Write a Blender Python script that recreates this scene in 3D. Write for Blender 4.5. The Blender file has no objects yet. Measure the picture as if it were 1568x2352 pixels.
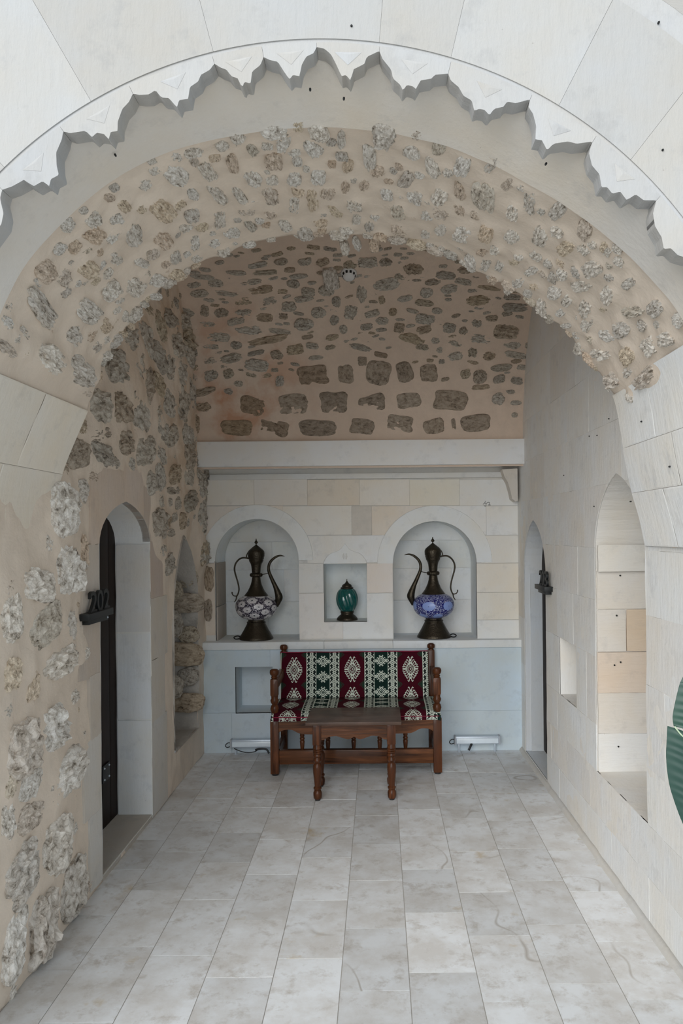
import bpy, bmesh, math, random
import numpy as np
from mathutils import Vector, Matrix, noise
from mathutils.geometry import delaunay_2d_cdt

random.seed(7)
rng = np.random.default_rng(7)
C = bpy.context.scene.collection
SC = bpy.context.scene

# ------------------------------------------------------------------ camera
F, VX, VY, ROLL = 1767.0, 870.0, 1225.0, 0.010      # pixels of a 1568 x 2352 frame
CAMZ = 1.6
pi_ = math.pi
cam_d = bpy.data.cameras.new('camera')
cam = bpy.data.objects.new('camera', cam_d)
C.objects.link(cam)
cam_d.sensor_fit = 'HORIZONTAL'
cam_d.sensor_width = 36.0
cam_d.lens = 36.0 * F / 1568.0
cam_d.shift_x = (784.0 - VX) / 1568.0
cam_d.shift_y = (VY - 1176.0) / 1568.0
cam_d.clip_start = 0.05
cam.matrix_world = Matrix.Translation((0, 0, CAMZ)) @ Matrix.Rotation(math.pi / 2, 4, 'X') @ Matrix.Rotation(-ROLL, 4, 'Z')
SC.camera = cam

# ------------------------------------------------------------------ light
world = bpy.data.worlds.new('overcast_sky')
SC.world = world
world.use_nodes = True
bg = world.node_tree.nodes['Background']
bg.inputs['Color'].default_value = (0.77, 0.895, 1.0, 1)
bg.inputs['Strength'].default_value = 0.62
sun_d = bpy.data.lights.new('hazy_sun', 'SUN')
sun_d.energy = 2.7
sun_d.angle = math.radians(60)
sun_d.color = (1.0, 0.985, 0.965)
sun = bpy.data.objects.new('hazy_sun', sun_d)
C.objects.link(sun)
sun.rotation_euler = Vector((0.40, 1.0, -0.46)).to_track_quat('-Z', 'Y').to_euler()
SC.view_settings.view_transform = 'Standard'
SC.view_settings.look = 'None'
SC.view_settings.gamma = 1
SC.view_settings.use_curve_mapping = False
SC.view_settings.exposure = 0.30
SC.cycles.max_bounces = 10
SC.cycles.diffuse_bounces = 7
SC.cycles.use_denoising = True

# ------------------------------------------------------------------ geometry helpers
cr, sr = math.cos(ROLL), math.sin(ROLL)
def ray(px, py):
    a, b = px - VX, VY - py
    return ((a * cr + b * sr) / F, (-a * sr + b * cr) / F)
def PW(px, py, Y):                       # picture point -> (X, z) on the plane at depth Y
    a, b = ray(px, py)
    return (a * Y, CAMZ + b * Y)
def PWL(pts, Y): return [PW(x, y, Y) for x, y in pts]

def tag(o, label=None, cat=None, group=None, kind=None):
    if label: o['label'] = label
    if cat: o['category'] = cat
    if group: o['group'] = group
    if kind: o['kind'] = kind
    return o
def thing(name, label, cat, loc=(0, 0, 0), group=None):
    o = bpy.data.objects.new(name, None)
    o.empty_display_size = 0.1
    C.objects.link(o)
    o.location = loc
    return tag(o, label, cat, group)
def mesh_obj(name, verts, faces, mat, parent=None, smooth=False, world=True):
    """verts in world coordinates; stored relative to the parent's location"""
    v = np.asarray(verts, dtype=float).reshape(-1, 3)
    if parent is not None and world:
        v = v - np.array(parent.location)
    me = bpy.data.meshes.new(name)
    me.from_pydata(v.tolist(), [], [tuple(int(i) for i in f) for f in faces])
    if smooth: me.polygons.foreach_set('use_smooth', [True] * len(me.polygons))
    me.materials.append(mat)
    me.update()
    o = bpy.data.objects.new(name, me)
    C.objects.link(o)
    if parent is not None: o.parent = parent
    return o
def bm_obj(name, bm, mat, parent=None, smooth=True, world=True):
    if parent is not None and world:
        bmesh.ops.translate(bm, verts=bm.verts, vec=-Vector(parent.location))
    me = bpy.data.meshes.new(name)
    bm.to_mesh(me); bm.free()
    if smooth: me.polygons.foreach_set('use_smooth', [True] * len(me.polygons))
    me.materials.append(mat)
    o = bpy.data.objects.new(name, me)
    C.objects.link(o)
    if parent is not None: o.parent = parent
    if smooth:
        try: me.set_sharp_from_angle(angle=math.radians(38))
        except Exception: pass
    return o
def add_box(bm, x0, x1, y0, y1, z0, z1, bev=0.003):
    r = bmesh.ops.create_cube(bm, size=1.0)
    vs = r['verts']
    for v in vs:
        v.co = Vector(((x0 + x1) / 2 + v.co.x * (x1 - x0), (y0 + y1) / 2 + v.co.y * (y1 - y0), (z0 + z1) / 2 + v.co.z * (z1 - z0)))
    if bev:
        es = set(e for v in vs for e in v.link_edges)
        bmesh.ops.bevel(bm, geom=list(es), offset=bev, segments=2, profile=0.6, affect='EDGES')
    return bm
def box(name, x0, x1, y0, y1, z0, z1, mat, parent=None, bev=0.003):
    return bm_obj(name, add_box(bmesh.new(), x0, x1, y0, y1, z0, z1, bev), mat, parent)
def lathe_arr(profile, n=32, cx=0, cy=0, z0=0, caps=True):
    V, Fs = [], []
    m = len(profile)
    for r, z in profile:
        for i in range(n):
            a = 2 * math.pi * i / n
            V.append((cx + r * math.cos(a), cy + r * math.sin(a), z0 + z))
    for j in range(m - 1):
        for i in range(n):
            k = (i + 1) % n
            Fs.append((j * n + i, j * n + k, (j + 1) * n + k, (j + 1) * n + i))
    if caps:
        Fs.append(tuple(range(n))[::-1]); Fs.append(tuple(range((m - 1) * n, m * n)))
    return V, Fs
def lathe(name, profile, mat, parent=None, n=32, cx=0, cy=0, z0=0, world=True):
    V, Fs = lathe_arr(profile, n, cx, cy, z0)
    o = mesh_obj(name, V, Fs, mat, parent, smooth=True, world=world)
    try: o.data.set_sharp_from_angle(angle=math.radians(50))
    except Exception: pass
    return o
def tube_arr(path, radii, n=10, flat=1.0):
    path = [Vector(p) for p in path]
    V, Fs = [], []
    up = Vector((0, 1, 0))
    for i, p in enumerate(path):
        t = (path[min(i + 1, len(path) - 1)] - path[max(i - 1, 0)]).normalized()
        if abs(t.dot(up)) > 0.95: up = Vector((1, 0, 0))
        s = t.cross(up).normalized(); u = s.cross(t).normalized()
        r = radii[i] if hasattr(radii, '__len__') else radii
        for k in range(n):
            a = 2 * math.pi * k / n
            V.append(p + s * (r * math.cos(a)) + u * (r * flat * math.sin(a)))
    for i in range(len(path) - 1):
        for k in range(n):
            k2 = (k + 1) % n
            Fs.append((i * n + k, i * n + k2, (i + 1) * n + k2, (i + 1) * n + k))
    Fs.append(tuple(range(n))[::-1]); Fs.append(tuple(range((len(path) - 1) * n, len(path) * n)))
    return [tuple(v) for v in V], Fs
def tube(name, path, radii, mat, parent=None, n=10, flat=1.0, world=True):
    V, Fs = tube_arr(path, radii, n, flat)
    return mesh_obj(name, V, Fs, mat, parent, smooth=True, world=world)
def smooth_path(pts, k=6):
    """Catmull-Rom; works for any tuple length"""
    P = np.array(pts, float); out = []
    for i in range(len(P) - 1):
        p0, p1, p2, p3 = P[max(i - 1, 0)], P[i], P[i + 1], P[min(i + 2, len(P) - 1)]
        for j in range(k):
            t = j / k
            out.append(0.5 * ((2 * p1) + (-p0 + p2) * t + (2 * p0 - 5 * p1 + 4 * p2 - p3) * t * t + (-p0 + 3 * p1 - 3 * p2 + p3) * t ** 3))
    out.append(P[-1])
    return [tuple(q) for q in out]
def fold(*parts):
    V, Fs = [], []
    for v, f in parts:
        b = len(V); V += list(v); Fs += [tuple(i + b for i in q) for q in f]
    return V, Fs
def pip(poly, P):
    """which of the points P (N,2) are inside the polygon"""
    P = np.asarray(P); x, y = P[:, 0], P[:, 1]
    ins = np.zeros(len(P), bool)
    n = len(poly)
    for i in range(n):
        x1, y1 = poly[i]; x2, y2 = poly[(i + 1) % n]
        if y1 == y2: continue
        c = ((y1 > y) != (y2 > y)) & (x < (x2 - x1) * (y - y1) / (y2 - y1) + x1)
        ins ^= c
    return ins
def region(outlines, keep, pts=()):
    V, E = [], []
    for ol in outlines:
        b = len(V); n = len(ol)
        V += [Vector((p[0], p[1])) for p in ol]
        E += [(b + i, b + (i + 1) % n) for i in range(n)]
    V += [Vector((p[0], p[1])) for p in pts]
    vo, eo, fo, _, _, _ = delaunay_2d_cdt(V, E, [], 0, 1e-5)
    vo = np.array([(v.x, v.y) for v in vo]); fo = np.array([tuple(f) for f in fo])
    cen = vo[fo].mean(axis=1)
    fo = fo[keep(cen)]
    used = np.unique(fo); remap = -np.ones(len(vo), int); remap[used] = np.arange(len(used))
    return vo[used], remap[fo]
def plate_arr(vo, fo, mp, depth, wf=None):
    """planar region given thickness; mp(u, v, w) -> xyz with w = height above the surface"""
    n = len(vo)
    w0 = wf(vo) if wf is not None else np.zeros(n)
    V = [mp(vo[i, 0], vo[i, 1], w0[i]) for i in range(n)] + [mp(vo[i, 0], vo[i, 1], -depth) for i in range(n)]
    cnt = {}
    for f in fo:
        for a, b in ((f[0], f[1]), (f[1], f[2]), (f[2], f[0])):
            k = (min(a, b), max(a, b)); cnt[k] = None if k in cnt else (a, b)
    Fs = [tuple(f) for f in fo]
    for k, e in cnt.items():
        if e is not None: Fs.append((e[1], e[0], e[0] + n, e[1] + n))
    return V, Fs
def fix_normals(o):
    bm = bmesh.new(); bm.from_mesh(o.data); bmesh.ops.recalc_face_normals(bm, faces=bm.faces); bm.to_mesh(o.data); bm.free()
    return o
def poly_plate(name, poly, mp, depth, mat, parent, bev=0.0, holes=()):
    hs = [h for h in holes]
    if len(poly) < 3: return None
    try:
        vo, fo = region([poly] + hs, lambda c: pip(poly, c) & ~np.any([pip(h, c) for h in hs] + [np.zeros(len(c), bool)], axis=0))
    except Exception:
        return None
    if len(fo) == 0: return None
    V, Fs = plate_arr(vo, fo, mp, depth)
    return fix_normals(mesh_obj(name, V, Fs, mat, parent))
def grid_faces(nu, nv, wrap=False):
    Fs = []
    for j in range(nv - 1):
        for i in range(nu - (0 if wrap else 1)):
            k = (i + 1) % nu
            Fs.append((j * nu + i, j * nu + k, (j + 1) * nu + k, (j + 1) * nu + i))
    return Fs
def fbm(p, sc, octv=3, seed=0.0):
    v = 0; a = 1.0
    q = Vector((p[0] * sc + seed, p[1] * sc - seed, p[2] * sc + 2.3 * seed))
    for _ in range(octv):
        v += a * noise.noise(q); q = q * 2.1; a *= 0.5
    return v

# ------------------------------------------------------------------ materials
def new_mat(name):
    m = bpy.data.materials.new(name); m.use_nodes = True
    nt = m.node_tree; b = nt.nodes['Principled BSDF']
    return m, nt, b
def N(nt, t, **kw):
    n = nt.nodes.new(t)
    for k, v in kw.items():
        if k in n.inputs.keys(): n.inputs[k].default_value = v
        else: setattr(n, k, v)
    return n
def ramp(nt, stops, interp='LINEAR'):
    r = nt.nodes.new('ShaderNodeValToRGB'); r.color_ramp.interpolation = interp
    el = r.color_ramp.elements
    while len(el) < len(stops): el.new(0.5)
    for e, (p, c) in zip(el, stops):
        e.position = p; e.color = (*c, 1) if len(c) == 3 else c
    return r
def coords(nt, per_object=True, scale=(1, 1, 1)):
    tc = nt.nodes.new('ShaderNodeTexCoord')
    mp = nt.nodes.new('ShaderNodeMapping'); mp.inputs['Scale'].default_value = scale
    nt.links.new(tc.outputs['Object'], mp.inputs['Vector'])
    oi = nt.nodes.new('ShaderNodeObjectInfo')
    if per_object:
        mu = nt.nodes.new('ShaderNodeMath'); mu.operation = 'MULTIPLY'; mu.inputs[1].default_value = 37.0
        nt.links.new(oi.outputs['Random'], mu.inputs[0])
        cb = nt.nodes.new('ShaderNodeCombineXYZ')
        for i in range(3): nt.links.new(mu.outputs[0], cb.inputs[i])
        nt.links.new(cb.outputs[0], mp.inputs['Location'])
    return mp.outputs[0], oi.outputs['Random']
def mixc(nt, fac, a, b, mode='MIX'):
    m = nt.nodes.new('ShaderNodeMix'); m.data_type = 'RGBA'; m.blend_type = mode
    for s, v in ((m.inputs[0], fac), (m.inputs[6], a), (m.inputs[7], b)):
        if hasattr(v, 'is_linked') or hasattr(v, 'links'): nt.links.new(v, s)
        elif isinstance(v, (int, float)): s.default_value = v
        else: s.default_value = (*v, 1)
    return m.outputs[2]
def noise_fac(nt, vec, scale, detail=4, rough=0.55, lo=0.4, hi=0.6, dist=0.0):
    n = N(nt, 'ShaderNodeTexNoise', Scale=scale, Detail=detail, Roughness=rough, Distortion=dist)
    nt.links.new(vec, n.inputs['Vector'])
    r = nt.nodes.new('ShaderNodeMapRange'); r.inputs[1].default_value = lo; r.inputs[2].default_value = hi
    nt.links.new(n.outputs['Fac'], r.inputs[0])
    return r.outputs[0], n.outputs['Fac']
def bump(nt, b, h, strength, dist, prev=None):
    n = N(nt, 'ShaderNodeBump', Strength=strength, Distance=dist)
    nt.links.new(h, n.inputs['Height'])
    if prev is not None: nt.links.new(prev, n.inputs['Normal'])
    nt.links.new(n.outputs[0], b.inputs['Normal'])
    return n.outputs[0]

def mat_mortar(name, c1, c2, stain=None, bs=1.0):
    m, nt, b = new_mat(name)
    vec, _ = coords(nt, False)
    f1, _ = noise_fac(nt, vec, 2.3, 5, 0.6, 0.35, 0.65)
    col = mixc(nt, f1, c1, c2)
    f2, h2 = noise_fac(nt, vec, 14, 6, 0.65, 0.3, 0.75)
    col = mixc(nt, f2, col, tuple(x * 0.86 for x in c1))
    if stain:
        f3, _ = noise_fac(nt, vec, 3.1, 5, 0.6, 0.47, 0.60)
        dn = nt.nodes.new('ShaderNodeVectorMath'); dn.operation = 'DISTANCE'
        nt.links.new(vec, dn.inputs[0]); dn.inputs[1].default_value = stain[1]
        mr = nt.nodes.new('ShaderNodeMapRange'); mr.inputs[1].default_value = stain[2]; mr.inputs[2].default_value = stain[2] * 0.3
        nt.links.new(dn.outputs['Value'], mr.inputs[0])
        mu = nt.nodes.new('ShaderNodeMath'); mu.operation = 'MULTIPLY'
        nt.links.new(f3, mu.inputs[0]); nt.links.new(mr.outputs[0], mu.inputs[1])
        col = mixc(nt, mu.outputs[0], col, stain[0])
    nt.links.new(col, b.inputs['Base Color'])
    b.inputs['Roughness'].default_value = 0.92
    _, hf = noise_fac(nt, vec, 60, 4)
    p = bump(nt, b, hf, 0.25 * bs, 0.004)
    bump(nt, b, h2, 0.5 * bs, 0.012, p)
    return m
def mat_rock(name, light, mid, dark, tint):
    m, nt, b = new_mat(name)
    vec, rnd = coords(nt, True)
    _, h1 = noise_fac(nt, vec, 2.6, 8, 0.74, dist=0.5)
    r = ramp(nt, [(0.36, dark), (0.45, mid), (0.56, light), (0.70, tuple(min(1, x * 1.12) for x in light))])
    nt.links.new(h1, r.inputs[0])
    tr = ramp(nt, [(0.0, (1, 1, 1)), (0.45, (1.0, 0.97, 0.93)), (0.62, (0.82, 0.80, 0.78)), (0.80, tint), (0.92, (0.95, 0.86, 0.72)), (1.0, (0.75, 0.74, 0.72))])
    nt.links.new(rnd, tr.inputs[0])
    col = mixc(nt, 1.0, r.outputs[0], tr.outputs[0], 'MULTIPLY')
    vo = N(nt, 'ShaderNodeTexVoronoi', Scale=3.2); vo.feature = 'DISTANCE_TO_EDGE'
    nt.links.new(vec, vo.inputs['Vector'])
    cr_ = ramp(nt, [(0.0, (0.35, 0.33, 0.30)), (0.05, (1, 1, 1))])
    nt.links.new(vo.outputs['Distance'], cr_.inputs[0])
    col = mixc(nt, 0.35, col, mixc(nt, 1.0, col, cr_.outputs[0], 'MULTIPLY'))
    nt.links.new(col, b.inputs['Base Color'])
    b.inputs['Roughness'].default_value = 0.85
    _, h3 = noise_fac(nt, vec, 4.5, 8, 0.75, dist=0.8)
    p = bump(nt, b, h3, 0.8, 0.0045)
    mu = N(nt, 'ShaderNodeTexNoise', Scale=14.0, Detail=6.0); nt.links.new(vec, mu.inputs['Vector'])
    bump(nt, b, mu.outputs['Fac'], 0.5, 0.0015, p)
    return m
_ash = {}
def mat_ashlar(c, var=0.06, pits=True, key='', bs=1.0, streak=(14, 14, 3)):
    k = (tuple(round(x, 3) for x in c), var, pits, key)
    if k in _ash: return _ash[k]
    m, nt, b = new_mat('ashlar_limestone')
    vec, rnd = coords(nt, True)
    vec2, _ = coords(nt, True, streak)
    f1, _ = noise_fac(nt, vec, 3.0, 5, 0.6, 0.35, 0.7)
    warm = tuple(x * y for x, y in zip(c, (1.0, 0.955, 0.88)))
    cool = tuple(min(0.95, x * y) for x, y in zip(c, (1.0, 1.015, 1.03)))
    col = mixc(nt, f1, cool, warm)
    f2, _ = noise_fac(nt, vec, 9, 6, 0.7, 0.55, 0.8)
    col = mixc(nt, f2, col, tuple(x * 0.80 for x in c))
    vr = nt.nodes.new('ShaderNodeMapRange'); vr.inputs[3].default_value = 1 - var * 2; vr.inputs[4].default_value = 1 + var * 0.5
    nt.links.new(rnd, vr.inputs[0])
    hs = nt.nodes.new('ShaderNodeHueSaturation'); nt.links.new(vr.outputs[0], hs.inputs['Value']); nt.links.new(col, hs.inputs['Color'])
    col = hs.outputs[0]
    if pits:
        vo = N(nt, 'ShaderNodeTexVoronoi', Scale=22.0); nt.links.new(vec, vo.inputs['Vector'])
        pr = ramp(nt, [(0.0, (0.45, 0.42, 0.38)), (0.055, (1, 1, 1))]); nt.links.new(vo.outputs['Distance'], pr.inputs[0])
        f5, _ = noise_fac(nt, vec, 6, 3, 0.5, 0.55, 0.6)
        col = mixc(nt, f5, col, mixc(nt, 1.0, col, pr.outputs[0], 'MULTIPLY'))
    nt.links.new(col, b.inputs['Base Color'])
    b.inputs['Roughness'].default_value = 0.85
    n1 = N(nt, 'ShaderNodeTexNoise', Scale=3.0, Detail=6.0, Roughness=0.65); nt.links.new(vec2, n1.inputs['Vector'])
    p = bump(nt, b, n1.outputs['Fac'], 0.32 * bs, 0.008)
    n2 = N(nt, 'ShaderNodeTexNoise', Scale=55.0, Detail=5.0, Roughness=0.7); nt.links.new(vec, n2.inputs['Vector'])
    bump(nt, b, n2.outputs['Fac'], 0.25 * bs, 0.003, p)
    _ash[k] = m
    return m
def mat_simple(name, c, rough=0.5, metal=0.0, bumps=0.0, bsc=80, coat=0.0, var=0.15):
    m, nt, b = new_mat(name)
    vec, _ = coords(nt, False)
    f, h = noise_fac(nt, vec, bsc * 0.3, 5, 0.6, 0.3, 0.7)
    col = mixc(nt, f, tuple(x * (1 - var) for x in c), tuple(min(1, x * (1 + var)) for x in c))
    nt.links.new(col, b.inputs['Base Color'])
    b.inputs['Roughness'].default_value = rough; b.inputs['Metallic'].default_value = metal
    b.inputs['Coat Weight'].default_value = coat
    b.inputs['Coat Roughness'].default_value = 0.12
    if bumps:
        n2 = N(nt, 'ShaderNodeTexNoise', Scale=float(bsc), Detail=4.0); nt.links.new(vec, n2.inputs['Vector'])
        bump(nt, b, n2.outputs['Fac'], bumps, 0.004)
    return m
def mat_wood(name, axis, c_dark, c_light, rough=0.42, coat=0.22):
    m, nt, b = new_mat(name)
    sc = [26, 26, 26]; sc[axis] = 1.6
    vec, rnd = coords(nt, True, tuple(sc))
    n1 = N(nt, 'ShaderNodeTexNoise', Scale=1.0, Detail=6.0, Roughness=0.6, Distortion=1.6); nt.links.new(vec, n1.inputs['Vector'])
    r = ramp(nt, [(0.35, c_dark), (0.5, tuple((x + y) / 2 for x, y in zip(c_dark, c_light))), (0.62, c_light), (0.70, c_dark)])
    nt.links.new(n1.outputs['Fac'], r.inputs[0])
    v2, _ = coords(nt, True)
    f2, _ = noise_fac(nt, v2, 7, 3, 0.5, 0.35, 0.7)
    col = mixc(nt, f2, r.outputs[0], tuple(x * 0.45 for x in c_light))
    nt.links.new(col, b.inputs['Base Color'])
    b.inputs['Roughness'].default_value = rough
    b.inputs['Coat Weight'].default_value = coat; b.inputs['Coat Roughness'].default_value = 0.08; b.inputs['Specular IOR Level'].default_value = 0.15
    bump(nt, b, n1.outputs['Fac'], 0.15, 0.002)
    return m
def mat_attr(name, rough=0.8, bumps=0.0, sheen=0.0, coat=0.0, bsc=400):
    m, nt, b = new_mat(name)
    a = nt.nodes.new('ShaderNodeAttribute'); a.attribute_name = 'Col'
    nt.links.new(a.outputs['Color'], b.inputs['Base Color'])
    b.inputs['Specular IOR Level'].default_value = 0.12 if rough > 0.6 else 0.5
    b.inputs['Roughness'].default_value = rough; b.inputs['Sheen Weight'].default_value = sheen
    b.inputs['Coat Weight'].default_value = coat; b.inputs['Coat Roughness'].default_value = 0.15
    if bumps:
        vec, _ = coords(nt, False)
        n2 = N(nt, 'ShaderNodeTexNoise', Scale=float(bsc), Detail=2.0); nt.links.new(vec, n2.inputs['Vector'])
        bump(nt, b, n2.outputs['Fac'], bumps, 0.002)
    return m
def mat_marble():
    m, nt, b = new_mat('veined_marble_tile')
    vec, rnd = coords(nt, True)
    f0, _ = noise_fac(nt, vec, 4.2, 6, 0.68, 0.40, 0.62)
    col = mixc(nt, f0, (0.78, 0.80, 0.82), (0.64, 0.625, 0.605))
    f1, _ = noise_fac(nt, vec, 13, 8, 0.72, 0.52, 0.70, 0.1)
    col = mixc(nt, f1, col, (0.52, 0.49, 0.455))
    f3, _ = noise_fac(nt, vec, 3.2, 5, 0.65, 0.64, 0.74, 0.1)
    col = mixc(nt, f3, col, (0.56, 0.47, 0.34))
    # thin veins along a noise iso-line
    n = N(nt, 'ShaderNodeTexNoise', Scale=0.7, Detail=3.0, Roughness=0.5, Distortion=0.1); nt.links.new(vec, n.inputs['Vector'])
    r = ramp(nt, [(0.4965, (0, 0, 0)), (0.500, (1, 1, 1)), (0.5035, (0, 0, 0))]); nt.links.new(n.outputs['Fac'], r.inputs[0])
    fm, _ = noise_fac(nt, vec, 2.6, 3, 0.5, 0.50, 0.64)
    mu = nt.nodes.new('ShaderNodeMath'); mu.operation = 'MULTIPLY'; nt.links.new(r.outputs[0], mu.inputs[0]); nt.links.new(fm, mu.inputs[1])
    col = mixc(nt, mu.outputs[0], col, (0.45, 0.42, 0.385))
    vr = nt.nodes.new('ShaderNodeMapRange'); vr.inputs[3].default_value = 0.84; vr.inputs[4].default_value = 1.06
    nt.links.new(rnd, vr.inputs[0])
    hs = nt.nodes.new('ShaderNodeHueSaturation'); nt.links.new(vr.outputs[0], hs.inputs['Value']); nt.links.new(col, hs.inputs['Color'])
    nt.links.new(hs.outputs[0], b.inputs['Base Color'])
    _, h = noise_fac(nt, vec, 9, 6, 0.6)
    rr = nt.nodes.new('ShaderNodeMapRange'); rr.inputs[3].default_value = 0.38; rr.inputs[4].default_value = 0.62
    nt.links.new(h, rr.inputs[0]); nt.links.new(rr.outputs[0], b.inputs['Roughness'])
    bump(nt, b, h, 0.18, 0.004)
    return m
M_MORTAR = mat_mortar('lime_mortar', (0.80, 0.695, 0.585), (0.74, 0.63, 0.52), stain=((0.60, 0.47, 0.35), (-1.30, 5.0, 2.5), 1.6))
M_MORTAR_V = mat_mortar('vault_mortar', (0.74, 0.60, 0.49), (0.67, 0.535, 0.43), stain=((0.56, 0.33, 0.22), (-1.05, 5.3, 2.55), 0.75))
M_MORTAR_G = mat_mortar('grey_rough_mortar', (0.60, 0.565, 0.52), (0.36, 0.33, 0.29), bs=2.5)
M_SOFFIT = mat_ashlar((0.72, 0.68, 0.63), 0.03, key='soffit')
M_FACE = mat_ashlar((0.455, 0.455, 0.455), 0.03, key='face', bs=1.2)
M_RIGHT = mat_ashlar((0.80, 0.79, 0.765), 0.04, key='right', bs=1.5)
M_RIGHTBASE = mat_ashlar((0.80, 0.785, 0.755), 0.0, key='rbase')
M_SPRING = mat_ashlar((0.66, 0.625, 0.58), 0.04, key='spring', bs=1.3)
M_BACK = mat_ashlar((0.70, 0.695, 0.68), 0.03, key='back', bs=0.7, pits=False)
M_BACKLOW = mat_ashlar((0.60, 0.70, 0.78), 0.02, key='low', bs=0.6, pits=False)  # blue cast of the skylight is put into the low wall's base colour
M_ROCK = mat_rock('light_fieldstone', (0.86, 0.835, 0.79), (0.62, 0.575, 0.515), (0.20, 0.17, 0.135), (0.92, 0.78, 0.66))
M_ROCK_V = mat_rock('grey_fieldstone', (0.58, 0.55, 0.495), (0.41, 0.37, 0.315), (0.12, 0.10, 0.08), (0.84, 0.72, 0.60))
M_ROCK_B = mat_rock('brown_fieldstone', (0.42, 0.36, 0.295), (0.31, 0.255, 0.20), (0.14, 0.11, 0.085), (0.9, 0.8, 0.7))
M_MARBLE = mat_marble()
M_JOINT = mat_simple('tile_joint_grout', (0.42, 0.40, 0.37), 0.9, bumps=0.3)
M_WOODX = mat_wood('stained_wood_rail', 0, (0.020, 0.007, 0.003), (0.190, 0.070, 0.026))
M_WOODZ = mat_wood('stained_wood_post', 2, (0.020, 0.006, 0.0025), (0.140, 0.046, 0.016))
M_TOP = mat_wood('worn_table_wood', 0, (0.085, 0.050, 0.036), (0.150, 0.100, 0.078), 0.45, 0.1)
M_DARKWOOD = mat_wood('dark_door_wood', 2, (0.010, 0.006, 0.004), (0.026, 0.014, 0.010), 0.5, 0.0)
M_BRONZE = mat_simple('dark_bronze', (0.060, 0.050, 0.036), 0.38, 0.85, 0.8, 90)
M_BLACK = mat_simple('black_iron', (0.012, 0.014, 0.015), 0.45, 0.2)
M_CORD = mat_simple('black_rubber_cord', (0.010, 0.012, 0.014), 0.5)
M_FABRIC = mat_attr('woven_kilim_cloth', 0.85, 0.4, 0.0)
M_PIPING = mat_simple('crimson_piping', (0.22, 0.010, 0.04), 0.8)
M_MOSAIC = mat_attr('beaded_mosaic_glass', 0.35, 0.5, 0.0, 0.3, 260)
M_ALU = mat_simple('pale_aluminium', (0.55, 0.62, 0.70), 0.35, 0.3, var=0.04)
M_LENS = mat_simple('frosted_lamp_lens', (0.78, 0.88, 0.96), 0.25, 0.0, coat=0.5, var=0.03)
M_WHITEP = mat_simple('white_plastic', (0.72, 0.72, 0.72), 0.4, var=0.02)
M_RUBBER = mat_simple('black_foot_pad', (0.01, 0.01, 0.01), 0.7)
M_TERRA = mat_simple('terracotta', (0.42, 0.20, 0.12), 0.8, bumps=0.3)
M_SOIL = mat_simple('potting_soil', (0.05, 0.035, 0.025), 0.95, bumps=0.8)
def _teal():
    m, nt, b = new_mat('teal_crackle_glass')
    vec, _ = coords(nt, False)
    vo = N(nt, 'ShaderNodeTexVoronoi', Scale=75.0); nt.links.new(vec, vo.inputs['Vector'])
    r = ramp(nt, [(0.10, (0.50, 0.70, 0.70)), (0.20, (0.006, 0.135, 0.125))]); nt.links.new(vo.outputs['Distance'], r.inputs[0])
    f, _ = noise_fac(nt, vec, 22, 2, 0.5, 0.50, 0.56)
    nt.links.new(mixc(nt, f, (0.006, 0.135, 0.125), r.outputs[0]), b.inputs['Base Color'])
    b.inputs['Roughness'].default_value = 0.12; b.inputs['Transmission Weight'].default_value = 0.35
    b.inputs['Coat Weight'].default_value = 0.8
    return m
M_TEAL = _teal()
def _leaf():
    m, nt, b = new_mat('waxy_green_leaf')
    vec, _ = coords(nt, False)
    f, _ = noise_fac(nt, vec, 9, 4, 0.5, 0.35, 0.65)
    nt.links.new(mixc(nt, f, (0.012, 0.046, 0.036), (0.022, 0.066, 0.046)), b.inputs['Base Color'])
    b.inputs['Roughness'].default_value = 0.42
    return m
M_LEAF = _leaf()
M_RIB = mat_simple('pale_leaf_edge', (0.42, 0.52, 0.36), 0.5)

# ------------------------------------------------------------------ room shape
XL, XR = -1.30, 1.075             # side wall planes
YF, YA, YB = 2.0, 3.10, 5.64      # arch face, arch rear edge, low back wall
YU = 5.72                         # upper back wall
# arch profile traced at its rear edge
CPX, CPZ = -0.10, 1.60
prof_px = [(118, 1200), (140, 1090), (168, 1020), (210, 930), (245, 805), (300, 735), (380, 655), (480, 590), (640, 548), (800, 537),
           (960, 560), (1100, 620), (1230, 700), (1330, 790), (1412, 905), (1425, 990), (1440, 1090), (1468, 1200)]
_pp = [PW(x, y, YA) for x, y in prof_px]
_ph = np.array([math.atan2(z - CPZ, x - CPX) for x, z in _pp]); _pr = np.array([math.hypot(z - CPZ, x - CPX) for x, z in _pp])
_o = np.argsort(_ph); _ph, _pr = _ph[_o], _pr[_o]
_ph = np.concatenate([[-0.35, 0.0], _ph, [math.pi, math.pi + 0.35]])
_pr = np.concatenate([[(1.068 - CPX) / math.cos(0.35), 1.068 - CPX], _pr, [CPX - XL, (CPX - XL) / math.cos(0.35)]])
_o = np.argsort(_ph); _ph, _pr = _ph[_o], _pr[_o]
_fine = np.linspace(-0.35, math.pi + 0.35, 700)
_rf = np.interp(_fine, _ph, _pr)
_k = np.ones(31) / 31
_rs = np.convolve(np.pad(_rf, 15, mode='edge'), _k, 'valid')
def prof_r(phi): return np.interp(phi, _fine, _rs)
_px_ = CPX + _rs * np.cos(_fine); _pz_ = CPZ + _rs * np.sin(_fine)
_sarc = np.concatenate([[0], np.cumsum(np.hypot(np.diff(_px_), np.diff(_pz_)))])
def phi_of_s(s): return np.interp(s, _sarc, _fine)
def s_of_phi(p): return np.interp(p, _fine, _sarc)

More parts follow.
